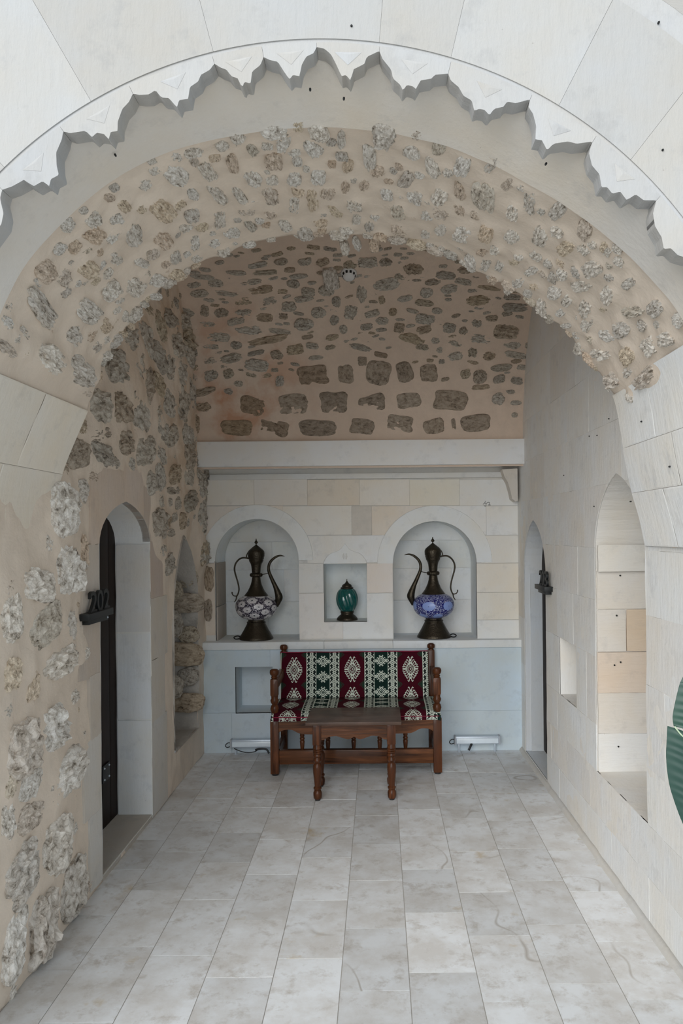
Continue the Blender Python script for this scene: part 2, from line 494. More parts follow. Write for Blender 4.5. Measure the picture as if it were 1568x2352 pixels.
# ---- the four rubble-built surfaces: (u, v) <-> space
class LeftWall:
    def pt(self, u, v, w=0.0): return (XL + w, u, v)
    def frame(self, u, v): return Vector((0, 1, 0)), Vector((0, 0, 1)), Vector((1, 0, 0))
    def hit(self, px, py):
        a, b = ray(px, py)
        if a > -0.05: return None
        t = XL / a
        return (t, CAMZ + b * t)
class Soffit:
    def pt(self, u, v, w=0.0):
        p = phi_of_s(v); r = prof_r(p)
        n = self.nrm(p)
        return (CPX + r * math.cos(p) + n[0] * w, u, CPZ + r * math.sin(p) + n[1] * w)
    def nrm(self, p):
        e = 0.02; r1, r2 = prof_r(p - e), prof_r(p + e)
        tx, tz = r2 * math.cos(p + e) - r1 * math.cos(p - e), r2 * math.sin(p + e) - r1 * math.sin(p - e)
        l = math.hypot(tx, tz); return (-tz / l, tx / l)
    def frame(self, u, v):
        p = phi_of_s(v); n = self.nrm(p); nn = Vector((n[0], 0, n[1])); tu = Vector((0, 1, 0))
        return tu, nn.cross(tu), nn
    def hit(self, px, py):
        a, b = ray(px, py); lo, hi = 1.0, 3.6
        def out(t):
            x, z = a * t - CPX, CAMZ + b * t - CPZ
            return math.hypot(x, z) > prof_r(math.atan2(z, x))
        if not out(hi): return None
        for _ in range(40):
            m = (lo + hi) / 2
            if out(m): hi = m
            else: lo = m
        x, z = a * lo - CPX, CAMZ + b * lo - CPZ
        return (lo, float(s_of_phi(math.atan2(z, x))))
VYC, VZC, VR = 4.30, 2.27, 1.20
class Vault:          # u = X, v = angle from the rear springing * radius
    def pt(self, u, v, w=0.0):
        t = v / VR; r = VR - w + 0.05 * (1 - ((u + 0.11) / 1.2) ** 2) * math.sin(min(max(t, 0), math.pi))
        if v < 0: return (u, VYC + VR - w, VZC + v)
        return (u, VYC + r * math.cos(t), VZC + r * math.sin(t))
    def frame(self, u, v):
        t = max(v, 0) / VR
        n = Vector((0, -math.cos(t), -math.sin(t))); tu = Vector((1, 0, 0))
        return tu, n.cross(tu) * -1, n
    def hit(self, px, py):
        a, b = ray(px, py)
        lo, hi = 3.9, 6.2
        def out(t):
            y, z = t - VYC, CAMZ + b * t - VZC
            if z < 0: return y > VR
            return math.hypot(y, z) > VR + 0.05 * (1 - ((a * t + 0.11) / 1.2) ** 2) * math.sin(math.atan2(z, max(y, 1e-6)))
        for _ in range(40):
            m = (lo + hi) / 2
            if out(m): hi = m
            else: lo = m
        y, z = lo - VYC, CAMZ + b * lo - VZC
        return (a * lo, VR * math.atan2(z, y) if z > 0 else z)
LW, SO, VA = LeftWall(), Soffit(), Vault()

# ------------------------------------------------------------------ stone lists (traced crop by crop: cx, cy, w, h)
def conv(lst, ox, oy, s): return [(ox + a / s, oy + b / s, c / s, d / s) for a, b, c, d in lst]
so1 = conv([(1090,620,80,60),(1260,590,150,66),(1370,568,60,50),(1460,590,100,70),(1160,680,60,60),(1300,640,80,74),(1440,672,90,80),(885,690,110,40),(950,775,80,100),(1065,745,60,110),(800,790,130,130),(1255,730,90,80),(1365,735,50,50),(1460,800,80,70),(660,840,90,60),(880,885,60,70),(1000,885,50,110),(1160,805,90,70),(1350,812,80,60),(1100,890,56,100),(1240,888,90,100),(565,940,80,80),(740,950,120,140),(880,980,90,70),(1005,1000,70,90),(1130,955,80,46),(1350,935,56,90),(1435,905,60,120),(1505,872,80,46),(425,1070,110,110),(600,1065,120,130),(740,1090,120,110),(1060,1060,80,60),(1240,965,70,60),(1310,1030,60,60),(1400,1060,80,70),(1535,960,60,70),(1150,1030,50,60),(270,1140,40,70),(520,1180,70,50),(890,1110,60,80),(980,1110,70,50)], 0, 0, 2)
so2 = conv([(200,610,130,110),(345,610,70,50),(130,720,70,140),(320,690,90,56),(450,670,70,80),(165,775,80,56),(425,760,86,100),(560,750,80,110),(690,750,60,110),(300,815,70,90),(30,760,56,60),(20,850,50,70),(105,845,56,56),(660,890,130,140),(770,840,60,80),(545,865,66,86),(210,880,66,56),(340,895,80,66),(455,890,80,76),(870,920,76,130),(265,955,86,70),(795,965,86,80),(400,975,66,56),(60,925,86,56),(1000,960,80,110),(545,955,76,56),(615,975,56,56),(560,1060,106,100),(790,1080,86,76),(920,1080,100,110),(1125,1050,80,110),(460,1040,76,76),(265,1045,86,70),(670,1060,80,86),(1035,1130,76,110),(130,1030,56,56),(70,1000,46,56),(390,1065,56,60),(1210,1130,56,56),(150,1125,50,50),(70,1120,36,60),(15,1140,46,56),(650,1150,56,56),(0,640,40,90)], 784, 0, 2)
so3 = conv([(200,235,100,110),(165,292,60,40),(395,225,90,100),(530,190,70,60),(650,200,70,60),(800,175,70,66),(810,255,80,86),(715,280,66,96),(500,325,70,116),(615,310,76,130),(175,410,170,100),(390,420,120,106),(287,330,30,70),(475,490,66,66),(565,445,56,56),(20,475,56,60),(325,535,70,96),(105,530,70,46),(205,640,116,120),(350,705,140,126),(715,360,60,46),(20,600,100,56),(440,725,30,60),(385,790,60,46),(660,395,46,36),(600,490,56,36),(560,530,50,36),(525,570,36,46),(480,630,40,56),(900,180,70,40),(430,590,40,60)], 0, 500, 2)
so4 = conv([(800,195,60,56),(730,215,50,56),(660,210,56,76),(1160,220,116,86),(880,235,60,66),(820,290,70,76),(860,340,60,66),(980,270,76,66),(1105,305,100,76),(1320,300,80,66),(985,335,90,60),(1040,375,70,60),(1230,350,90,90),(1130,410,80,90),(1135,480,96,56),(930,400,70,86),(1010,430,56,56),(1350,420,110,66),(1450,410,76,80),(1210,410,50,46),(1295,500,80,96),(1225,535,70,80),(1500,550,76,76),(1425,585,76,96),(1090,530,56,56),(1200,615,86,90),(1325,625,76,86),(1100,595,66,66),(1410,735,96,76),(1260,735,70,96),(1320,700,56,56),(1335,820,30,56),(1040,490,56,36),(960,455,66,36),(1180,665,56,46),(700,275,56,40),(765,325,56,36),(1225,150,56,60),(600,200,70,90)], 784, 500, 2)
va1 = conv([(925,270,110,24),(990,297,70,36),(915,345,80,34),(800,360,66,30),(1085,250,90,22),(1215,250,110,22),(1145,292,106,25),(1195,325,110,36),(1040,345,106,25),(1330,240,46,20),(1370,270,76,20),(1345,302,56,36),(1290,335,56,25),(1415,340,60,40),(1500,335,70,46),(1115,380,80,36),(1235,380,66,36),(1395,370,86,28),(1325,405,66,46),(850,430,76,36),(940,425,40,50),(1015,435,66,46),(1120,435,76,32),(1215,455,76,40),(1300,450,40,30),(1465,435,66,50),(1085,470,86,38),(945,487,80,28),(1395,490,86,56),(1535,470,40,50),(1275,520,106,24),(1005,545,106,46),(1140,510,126,50),(1230,560,176,34),(1525,550,60,28),(965,590,76,24),(1085,585,50,38),(1175,620,80,24),(1355,605,76,46),(880,615,56,46),(1060,645,106,42),(965,655,60,28),(1270,630,56,46),(1180,675,106,56),(1050,715,48,42),(895,685,36,32),(970,722,66,50),(900,735,36,28),(1285,750,36,46),(1095,762,40,28),(935,800,110,36),(1050,797,40,28),(935,870,66,46),(1450,642,60,20),(885,910,28,46)], 0, 500, 2)
va2 = conv([(85,595,100,32),(42,430,56,66),(92,350,46,86),(140,440,66,32),(185,375,28,36),(235,432,36,36),(205,300,116,56),(290,370,66,28),(330,230,86,56),(390,345,56,46),(380,390,76,28),(440,428,46,28),(525,450,40,18),(385,465,86,46),(380,512,66,36),(265,505,46,46),(325,552,116,46),(185,472,56,36),(115,500,56,32),(10,510,36,46),(495,505,56,42),(560,517,40,38),(430,562,46,32),(650,555,110,42),(690,460,56,28),(622,482,46,38),(755,520,116,70),(525,577,66,28),(625,377,106,46),(495,325,76,38),(680,320,106,24),(785,362,76,28),(800,410,116,36),(580,235,96,36),(480,260,90,36),(525,635,76,42),(600,618,46,50),(680,630,60,46),(800,630,96,28),(780,582,76,36),(370,592,56,28),(450,607,28,28),(460,660,28,22),(570,717,46,38),(635,730,60,60),(735,690,86,32),(830,687,46,22),(722,742,56,38),(805,747,56,32),(640,777,76,24),(720,830,56,56),(800,850,46,20),(775,800,46,20),(795,907,28,22),(875,525,26,28),(860,585,36,28),(120,200,90,46),(40,210,60,40),(200,200,60,40),(270,265,50,30),(420,290,70,34),(560,290,80,30)], 784, 500, 2)
va1 += conv([(1480,200,60,36),(1400,200,60,30),(1290,200,60,30),(1540,300,40,50),(1180,215,90,24),(1545,385,36,50),(770,430,50,30),(860,480,40,60),(855,545,60,36)], 0, 500, 2)
lun = conv([(1435,725,150,100),(1165,865,130,90),(1345,860,146,106),(1535,848,140,106),(1085,965,146,76),(1260,965,146,80),(1462,965,180,76)], 0, 500, 2) \
    + conv([(20,718,76,96),(170,715,116,126),(290,710,76,106),(400,715,86,86),(140,855,126,86),(308,840,116,76),(500,840,160,96),(95,960,116,76),(265,945,136,80),(423,960,96,72),(618,945,140,86),(180,630,66,28),(95,660,46,50),(515,950,16,56)], 784, 500, 2)
lw1 = conv([(440,380,160,360),(590,260,66,160),(685,150,60,66),(575,430,40,76),(345,640,56,140),(600,720,50,240),(480,840,165,340),(250,960,210,230),(185,1180,56,76),(310,1260,210,270),(505,1270,66,220),(50,1210,126,320),(435,1530,220,220),(60,1630,120,260),(200,1580,46,150),(30,980,60,120)], 0, 1050, 3.267)
lw2 = conv([(180,190,56,220),(310,470,160,260),(110,600,170,320),(160,840,120,180),(160,1030,140,160),(400,760,180,240),(310,890,90,200),(30,1080,76,240),(320,1230,180,330),(100,1400,170,290),(440,1480,140,330),(225,1740,140,410),(50,1850,110,370),(450,280,60,90),(40,830,70,150),(560,1460,50,60),(60,2130,60,120)], 0, 1500, 2.7604)
lw3 = conv([(510,680,80,120),(600,700,110,170),(580,560,56,96),(660,570,90,140),(720,510,46,110),(790,590,46,96),(705,640,56,90),(640,770,76,140),(700,770,56,96),(760,690,46,110),(440,870,76,130),(535,870,56,120),(625,910,96,140),(700,900,46,96),(720,965,56,76),(820,850,46,130),(810,720,50,110),(445,995,86,56),(555,1030,46,86),(650,1070,86,110),(455,1085,86,86),(340,1080,86,106),(770,1000,66,86),(850,1010,46,96),(730,1090,40,56),(850,1090,36,96),(590,800,46,90),(840,480,56,60),(770,470,50,70),(850,560,46,80),(850,640,50,80),(855,780,40,90),(760,850,46,100),(680,440,50,46),(610,1000,50,60),(510,1120,46,50)], 0, 500, 2)
lw4 = conv([(1115,200,56,150),(1180,150,50,170),(1300,250,120,56),(1395,130,60,160),(1170,500,76,200),(1270,565,50,46),(1200,700,46,90),(1240,800,46,120),(1290,130,60,120),(1400,330,60,120),(1480,230,46,120),(1180,330,46,110),(1500,720,36,140),(1500,520,36,120)], 0, 1050, 3.267)
lw5 = [(472, 1110, 14, 40), (458, 1180, 16, 50), (462, 1270, 16, 44), (452, 1100, 14, 30)]

# ------------------------------------------------------------------ rock meshes
def rock_mesh(seed, boxy, rough, sub=4):
    bm = bmesh.new()
    bmesh.ops.create_icosphere(bm, subdivisions=sub, radius=1.0)
    for v in bm.verts:
        n = v.co.normalized()
        p = boxy
        q = (abs(n.x) ** p + abs(n.y) ** p + abs(n.z) ** p) ** (1 / p)
        n2 = n / q
        r = 1 + 0.16 * noise.noise(n * 1.2 + Vector((seed, 0, 0))) + rough * 0.26 * noise.noise(n * 2.7 + Vector((0, seed, 0)))
        r += rough * 0.16 * abs(noise.noise(n * 6.5 + Vector((0, 0, seed)))) - rough * 0.08
        top = max(0.0, n.z)
        cr_ = noise.multi_fractal(n * 4.2 + Vector((seed, 2, seed)), 0.7, 2.2, 5) - 1.0
        cell = noise.cell(n * 3.6 + Vector((seed * 3, 1, 2))) + noise.cell(n * 6.6 + Vector((seed * 3, 5, 2)))
        r += rough * top * (0.50 * max(-0.8, min(0.8, cr_)) + 0.26 * (cell - 1.0))
        v.co = n2 * r
        v.co.z = math.copysign(abs(v.co.z) ** 0.75, v.co.z) * (0.8 + 0.25 * noise.noise(n * 3.3 + Vector((seed, seed, 0))))
    me = bpy.data.meshes.new('stone')
    bm.to_mesh(me); bm.free()
    me.materials.append(M_ROCK)
    return me
ROCKS = [rock_mesh(i * 7.31 + 1, 2.3 + 0.5 * (i % 3), 0.30 + 0.05 * (i % 4)) for i in range(12)]
SQUARES = [rock_mesh(i * 5.17 + 2, 4.5 + 1.0 * (i % 2), 0.13) for i in range(6)]
def place_stones(surf, lst, parent, mat, protrude, shapes=ROCKS, shrink=0.92, cap=0.055, usc=1.0):
    """put each traced stone on its wall; returns the mounds for the mortar"""
    out = []
    for (px, py, w, h) in lst:
        c = surf.hit(px, py)
        a1, a2 = surf.hit(px - w / 2, py), surf.hit(px + w / 2, py)
        b1, b2 = surf.hit(px, py - h / 2), surf.hit(px, py + h / 2)
        if None in (c, a1, a2, b1, b2): continue
        du = max(abs(a2[0] - a1[0]), abs(b2[0] - b1[0]) * 0.8) / 2 * shrink * usc
        dv = max(abs(b2[1] - b1[1]), abs(a2[1] - a1[1]) * 0.8) / 2 * shrink
        du, dv = min(max(du, 0.014), 0.17), min(max(dv, 0.014), 0.15)
        out.append(one_stone(surf, c[0], c[1], du, dv, parent, mat, protrude, shapes, cap))
    return out
def one_stone(surf, u, v, du, dv, parent, mat, protrude, shapes=ROCKS, cap=0.055):
    dep = min(cap, protrude * min(du, dv)) * random.uniform(0.75, 1.25)
    tu, tv, n = surf.frame(u, v)
    rot = random.uniform(-0.25, 0.25) + random.choice((0, math.pi))
    cu, su_ = math.cos(rot), math.sin(rot)
    e1, e2 = tu * cu + tv * su_, -tu * su_ + tv * cu
    e3 = e1.cross(e2)
    if e3.dot(n) < 0: e2 = -e2; e3 = e1.cross(e2)
    zs = dep * 1.45
    p = Vector(surf.pt(u, v, -0.12 * dep))
    me = random.choice(shapes)
    o = bpy.data.objects.new('stone', me)
    C.objects.link(o); o.parent = parent
    M = Matrix.Identity(4)
    for i in range(3):
        M[i][0] = e1[i] * du; M[i][1] = e2[i] * dv; M[i][2] = e3[i] * zs; M[i][3] = p[i]
    o.matrix_basis = M
    o.material_slots[0].link = 'OBJECT'; o.material_slots[0].material = mat
    return (u, v, du, dv, dep)
def fill(surf, n, urange, vrange, smin, smax, existing, parent, mat, protrude, cap, gap=1.05, seed=1, ok=None):
    r = random.Random(seed); out = []
    tries = 0
    while len(out) < n and tries < 12000:
        tries += 1
        u, v = r.uniform(*urange), r.uniform(*vrange)
        if ok is not None and not ok(u, v): continue
        du = r.uniform(smin, smax); dv = du * r.uniform(0.6, 1.0)
        if surf is VA: du, dv = du * 1.25, dv * 0.65
        if any(((u - e[0]) / (e[2] + du)) ** 2 + ((v - e[1]) / (e[3] + dv)) ** 2 < gap for e in existing + out): continue
        out.append(one_stone(surf, u, v, du, dv, parent, mat, protrude, cap=cap))
    return out
def mounds(U, V, st, amp=0.72, spread=1.45):
    d = np.zeros_like(U)
    for (u, v, du, dv, dep) in st:
        q = ((U - u) / (du * spread)) ** 2 + ((V - v) / (dv * spread)) ** 2
        d = np.maximum(d, dep * amp * np.exp(-np.clip(q, 0, 30) ** 1.5 * 0.9)) if False else d + dep * amp * np.exp(-np.clip(q, 0, 30) ** 1.4 * 0.9)
    return np.minimum(d, 0.06)

# =================================================================== FLOOR
floor = mesh_obj('floor', [(-6, -5, -0.0018), (6, -5, -0.0018), (6, 6.2, -0.0018), (-6, 6.2, -0.0018)], [(0, 1, 2, 3)], M_JOINT)
mesh_obj('courtyard_paving', [(-9, -12, -0.001), (9, -12, -0.001), (9, 1.0, -0.001), (-9, 1.0, -0.001)], [(0, 1, 2, 3)], mat_simple('pale_paving', (0.74, 0.72, 0.68), 0.8), floor)
tag(floor, 'pale marble tile floor laid in long rows towards the back wall', kind='structure')
lane_w, lane_x0 = 0.2455, 0.093
traced = {-1: [1.83, 2.26, 2.69, 3.117, 3.547, 3.96, 4.363, 4.80, 5.22], 0: [1.95, 2.37, 2.80, 3.24, 3.66, 4.07, 4.45, 4.90, 5.3],
          1: [2.20, 2.62, 3.05, 3.42, 3.86, 4.31, 4.72, 5.15], -2: [2.05, 2.47, 2.90, 3.36, 3.80, 4.20, 4.63, 5.08, 5.45]}
for k in range(-7, 6):
    xa, xb = lane_x0 + lane_w * k, lane_x0 + lane_w * (k + 1)
    if xb < XL - 0.3 or xa > XR + 0.3: continue
    if k in traced: js = [1.0, 1.42] + traced[k]
    else:
        js = [1.0]; y = 1.25 + random.uniform(0, 0.4)
        while y < 5.5: js.append(y); y += random.uniform(0.36, 0.48)
    js = js + [5.70]
    g = 0.0016
    for y0, y1 in zip(js[:-1], js[1:]):
        if y1 - y0 < 0.05: continue
        tz = random.uniform(-0.0004, 0.0004); bm = bmesh.new()
        add_box(bm, xa + g, xb - g, y0 + g, y1 - g, -0.02, tz, 0)
        
        for v in bm.verts:
            if v.co.z > -0.01: v.co.z += (v.co.x - xa) * random.uniform(-0.0006, 0.0006)
        bm_obj('tile', bm, M_MARBLE, floor, smooth=False)

# =================================================================== LEFT WALL
def arch_outline(u0, u1, v0, vs, ua, va, n=9, jag=0.006, sd=1):
    """pointed opening, counter-clockwise; jag roughens its edges"""
    r = random.Random(sd); pts = []
    pts += [(u0, v0), (u1, v0)]
    m = 10
    for i in range(1, m): pts.append((u1 + r.uniform(-jag, jag), v0 + (vs - v0) * i / m))
    for i in range(n + 1):
        t = i / n; a = t * math.pi / 2 * 0.80
        f = math.cos(a); g_ = math.sin(a) / math.sin(math.pi / 2 * 0.80)
        f = (f - math.cos(math.pi / 2 * 0.80)) / (1 - math.cos(math.pi / 2 * 0.80))
        pts.append((ua + (u1 - ua) * f, vs + (va - vs) * g_))
    for i in range(n - 1, -1, -1):
        t = i / n; a = t * math.pi / 2 * 0.80
        g_ = math.sin(a) / math.sin(math.pi / 2 * 0.80)
        f = (math.cos(a) - math.cos(math.pi / 2 * 0.80)) / (1 - math.cos(math.pi / 2 * 0.80))
        pts.append((ua + (u0 - ua) * f, vs + (va - vs) * g_))
    for i in range(m - 1, 0, -1): pts.append((u0 + r.uniform(-jag, jag), v0 + (vs - v0) * i / m))
    return pts
DOOR_L = arch_outline(3.545, 4.33, 0.03, 1.56, 3.93, 1.775, sd=3)
NICHE_L = [(4.82, 0.235), (5.46, 0.235), (5.47, 0.6), (5.45, 1.0), (5.46, 1.22), (5.38, 1.38), (5.28, 1.49), (5.17, 1.56), (5.10, 1.60), (5.03, 1.545), (4.95, 1.44), (4.87, 1.30), (4.82, 1.17), (4.825, 0.9), (4.815, 0.6)]
wl_root = mesh_obj('wall_left', [(XL - 0.42, 1.95, -0.01), (XL - 0.42, 6.2, -0.01), (XL - 0.42, 6.2, 3.7), (XL - 0.42, 1.95, 3.7)], [(0, 1, 2, 3)], M_MORTAR)
tag(wl_root, 'rough fieldstone and mortar wall on the left with a doorway', kind='structure')
st_l = place_stones(LW, lw1 + lw2, wl_root, M_ROCK, 0.66, shrink=1.18, cap=0.058)
st_l += place_stones(LW, lw3 + lw4 + lw5, wl_root, M_ROCK_V, 0.66, shrink=1.32, cap=0.048)
for (u, v) in ((2.15, 0.25), (2.4, 0.3), (2.12, 0.6), (2.42, 0.66), (2.2, 1.0), (2.45, 1.1), (2.15, 1.35), (2.02, 0.9)):
    st_l.append(one_stone(LW, u, v, random.uniform(0.06, 0.1), random.uniform(0.05, 0.08), wl_root, M_ROCK, 0.42, cap=0.034))
def _lok(u, v):
    if v < 0.1 or v > 3.1: return False
    for (a, b, c, d) in ((3.2, 4.7, -1, 1.98), (4.72, 5.6, 0.0, 1.68), (2.0, 3.1, 1.45, 4.0)):
        if a < u < b and c < v < d: return False
    return True
print('left stones', len(st_l))
st_l += fill(LW, max(0, 262 - len(st_l)), (2.1, 5.5), (0.1, 3.1), 0.028, 0.075, st_l, wl_root, M_ROCK_V, 0.6, 0.04, seed=6, ok=lambda u, v: _lok(u, v) and v > 1.5)
st_l += fill(LW, 24, (2.3, 3.4), (0.1, 1.4), 0.02, 0.045, st_l, wl_root, M_ROCK, 0.6, 0.04, seed=8)
def wall_sheet(name, outer, holes, pt, stones, mat, parent, step=0.02, amp=0.008, sd=0.0, edge=0.03):
    u0, u1 = min(p[0] for p in outer), max(p[0] for p in outer); v0, v1 = min(p[1] for p in outer), max(p[1] for p in outer)
    gu, gv = np.meshgrid(np.arange(u0 + step, u1 - step / 2, step), np.arange(v0 + step, v1 - step / 2, step))
    P = np.stack([gu.ravel(), gv.ravel()], 1) + rng.uniform(-step * 0.2, step * 0.2, (gu.size, 2))
    ok = np.ones(len(P), bool)
    for h in holes: ok &= ~pip(h, P)
    P = P[ok]
    vo, fo = region([outer] + list(holes), lambda c: pip(outer, c) & ~np.any([pip(h, c) for h in holes] + [np.zeros(len(c), bool)], axis=0), P)
    d = mounds(vo[:, 0], vo[:, 1], stones, 0.38, 1.35)
    d += np.array([amp * fbm((p[0], p[1], 0), 3.0, 4, sd) + amp * 0.8 * abs(noise.noise(Vector((p[0] * 9, p[1] * 5, sd)))) for p in vo])
    V = [pt(vo[i, 0], vo[i, 1], d[i]) for i in range(len(vo))]
    return mesh_obj(name, V, fo, mat, parent, smooth=True)
def reveal(name, outline, pt, w_front, w_back, mat, parent, back=False, steps=6, wob=0.0):
    n = len(outline); V, Fs = [], []
    for k in range(steps + 1):
        w = w_front + (w_back - w_front) * k / steps
        for (u, v) in outline:
            q = Vector(pt(u, v, w))
            if wob and 0 < k: 
                dd = wob * noise.noise(q * 9.0); q = q + Vector((dd, dd, dd))
            V.append(tuple(q))
    for k in range(steps):
        for i in range(n):
            j = (i + 1) % n
            Fs.append((k * n + i, k * n + j, (k + 1) * n + j, (k + 1) * n + i))
    if back: Fs.append(tuple(range(steps * n, (steps + 1) * n)))
    return mesh_obj(name, V, Fs, mat, parent, smooth=False)
wall_sheet('mortar_facing', [(1.98, -0.01), (5.80, -0.01), (5.80, 3.6), (1.98, 3.6)], [DOOR_L, NICHE_L], LW.pt, st_l, M_MORTAR, wl_root, amp=0.011)
reveal('door_reveal', DOOR_L, LW.pt, 0.012, -0.20, mat_ashlar((0.82, 0.82, 0.815), 0.0, key='drev', bs=1.0), wl_root)
def rough_niche():
    # rough hollow with a rounded back
    nseg, V, Fs = 10, [], []
    ol = []
    for i in range(len(NICHE_L)):
        a, b = NICHE_L[i], NICHE_L[(i + 1) % len(NICHE_L)]
        m = max(1, int(math.hypot(a[0] - b[0], a[1] - b[1]) / 0.03))
        ol += [(a[0] + (b[0] - a[0]) * j / m, a[1] + (b[1] - a[1]) * j / m) for j in range(m)]
    cu = 5.12
    for k in range(nseg + 1):
        t = k / nseg
        for (u, v) in ol:
            s = 1 - 0.35 * t ** 3
            q = Vector(LW.pt(cu + (u - cu) * s, v, 0.012 - 0.30 * math.sin(t * math.pi / 2)))
            if k: q += Vector((1, 0.6, 0.2)) * 0.055 * fbm(q, 6.5, 5, 3.0)
            V.append(tuple(q))
    n = len(ol)
    for k in range(nseg):
        for i in range(n):
            j = (i + 1) % n; Fs.append((k * n + i, k * n + j, (k + 1) * n + j, (k + 1) * n + i))
    Fs.append(tuple(range(nseg * n, (nseg + 1) * n)))
    mesh_obj('niche_hollow', V, Fs, M_MORTAR_G, wl_root, smooth=True)
rough_niche()
for k, (x, z, sx, sz) in enumerate(((-1.36, 1.30, 0.07, 0.06), (-1.46, 1.22, 0.06, 0.05), (-1.38, 1.12, 0.08, 0.06), (-1.45, 0.98, 0.07, 0.07), (-1.35, 0.90, 0.05, 0.05), (-1.40, 0.76, 0.09, 0.06), (-1.36, 0.60, 0.07, 0.06), (-1.46, 0.54, 0.06, 0.06), (-1.38, 0.42, 0.08, 0.06))):
    o = bpy.data.objects.new('stone', ROCKS[k % 12]); C.objects.link(o); o.parent = wl_root
    o.matrix_basis = Matrix.Translation((x, 5.445 - 0.07 * max(0, -x - 1.36) / 0.1, z)) @ Matrix.Rotation(pi_ / 2, 4, 'X') @ Matrix.Diagonal((sx * (1.1 + 0.3 * (k % 3)), sz * (1.15 + 0.25 * (k % 2)), 0.03, 1))
    o.material_slots[0].link = 'OBJECT'; o.material_slots[0].material = M_ROCK_V
# dressed blocks around the left doorway
def wavy_rect(u0, u1, v0, v1, j=0.004, n=5):
    p = []
    for i in range(n): p.append((u0 + (u1 - u0) * i / n, v0 + random.uniform(-j, j)))
    for i in range(n): p.append((u1 + random.uniform(-j, j), v0 + (v1 - v0) * i / n))
    for i in range(n): p.append((u1 + (u0 - u1) * i / n, v1 + random.uniform(-j, j)))
    for i in range(n): p.append((u0 + random.uniform(-j, j), v1 + (v0 - v1) * i / n))
    return p
def door_block(u0, u1, v0, v1, c, w=0.013, holes=(DOOR_L,)):
    m = mat_ashlar(c, 0.03, key='doorblock', bs=1.5)
    w = w + random.uniform(-0.003, 0.001)
    poly_plate('stone_block', wavy_rect(u0 - 0.004, u1 + 0.001, v0 - 0.007, v1 + 0.004), lambda a, b, d: (XL + w + d, a, b), 0.04, m, wl_root, holes=holes)
for (a, b, c_, d_, col) in ((3.34, 3.54, 1.27, 1.56, (0.60, 0.54, 0.48)), (3.30, 3.54, 0.98, 1.262, (0.58, 0.50, 0.43)), (3.42, 3.54, 0.70, 0.972, (0.58, 0.53, 0.48)),
                            (3.34, 3.54, 0.36, 0.69, (0.62, 0.59, 0.55)), (3.40, 3.54, 0.03, 0.35, (0.63, 0.61, 0.58)), (3.45, 3.90, 1.57, 1.92, (0.64, 0.54, 0.46)), (3.91, 4.22, 1.57, 1.95, (0.66, 0.56, 0.48)),
                            (4.23, 4.52, 1.57, 1.88, (0.60, 0.51, 0.44)), (4.335, 4.58, 1.25, 1.56, (0.56, 0.47, 0.41)), (4.335, 4.66, 0.90, 1.24, (0.60, 0.56, 0.51)),
                            (4.335, 4.60, 0.55, 0.89, (0.60, 0.57, 0.53)), (4.335, 4.64, 0.02, 0.54, (0.62, 0.60, 0.57))):
    door_block(a, b, c_, d_, col)
for (z0, z1, c) in ((0.03, 0.56, (0.84, 0.865, 0.89)), (0.57, 1.05, (0.83, 0.84, 0.85)), (1.06, 1.55, (0.78, 0.755, 0.73))):
    poly_plate('stone_block', [(-1.478, z0), (-1.290, z0), (-1.290, z1), (-1.478, z1)], lambda a, b, d: (a, 4.322 - d, b), 0.01, mat_ashlar(c, 0.02, key='rv', bs=0.9), wl_root)
poly_plate('door_threshold', [(-1.50, 3.56), (-1.292, 3.56), (-1.292, 4.35), (-1.50, 4.35)], lambda a, b, d: (a, b, 0.034 + d), 0.03, mat_ashlar((0.50, 0.47, 0.43), 0.02, key='thr'), wl_root)

# =================================================================== FRONT ARCH
scal_px = [(-60, 640), (-30, 560), (3, 515), (8, 490), (0, 455), (5, 436), (28, 428), (55, 413), (77, 428), (98, 416), (112, 430), (117, 411), (135, 402), (130, 380), (129, 350), (142, 320), (145, 301),
    (160, 306), (198, 300), (210, 316), (222, 305), (240, 308), (249, 322), (254, 303), (270, 301), (270, 280), (281, 250), (296, 234), (305, 215), (320, 218), (341, 217), (357, 207), (370, 224), (388, 225), (406, 247),
    (411, 230), (432, 227), (436, 200), (455, 187), (461, 172), (482, 160), (492, 146), (506, 155), (520, 160), (531, 175), (546, 180), (556, 202), (561, 188), (576, 192), (578, 165), (598, 149), (605, 131), (620, 138), (638, 142), (651, 163),
    (665, 183), (672, 172), (688, 175), (692, 150), (703, 130), (720, 122), (727, 108), (745, 112), (760, 125), (771, 146), (784, 175), (794, 172), (806, 186), (810, 160), (838, 146), (841, 131), (871, 117), (878, 135), (898, 160), (902, 180), (919, 195), (925, 208),
    (934, 195), (947, 198), (956, 205), (964, 185), (993, 180), (997, 172), (1029, 169), (1035, 185), (1053, 200), (1064, 220), (1083, 231), (1089, 255), (1099, 250), (1112, 252), (1124, 265), (1134, 250), (1156, 245), (1164, 233), (1184, 237), (1217, 228),
    (1213, 245), (1224, 262), (1231, 290), (1229, 320), (1244, 322), (1256, 345), (1271, 330), (1304, 325), (1324, 330), (1361, 325), (1352, 350), (1359, 380), (1376, 400), (1381, 430), (1394, 430), (1406, 445), (1424, 440), (1439, 460), (1459, 446), (1478, 460), (1507, 460),
    (1499, 490), (1504, 520), (1519, 545), (1524, 572), (1540, 570), (1556, 586), (1575, 592), (1610, 600), (1600, 640), (1615, 690), (1640, 720)]
_sp = [PW(x, y, YF) for x, y in scal_px]
PHF = np.linspace(-0.20, math.pi + 0.20, 1500)
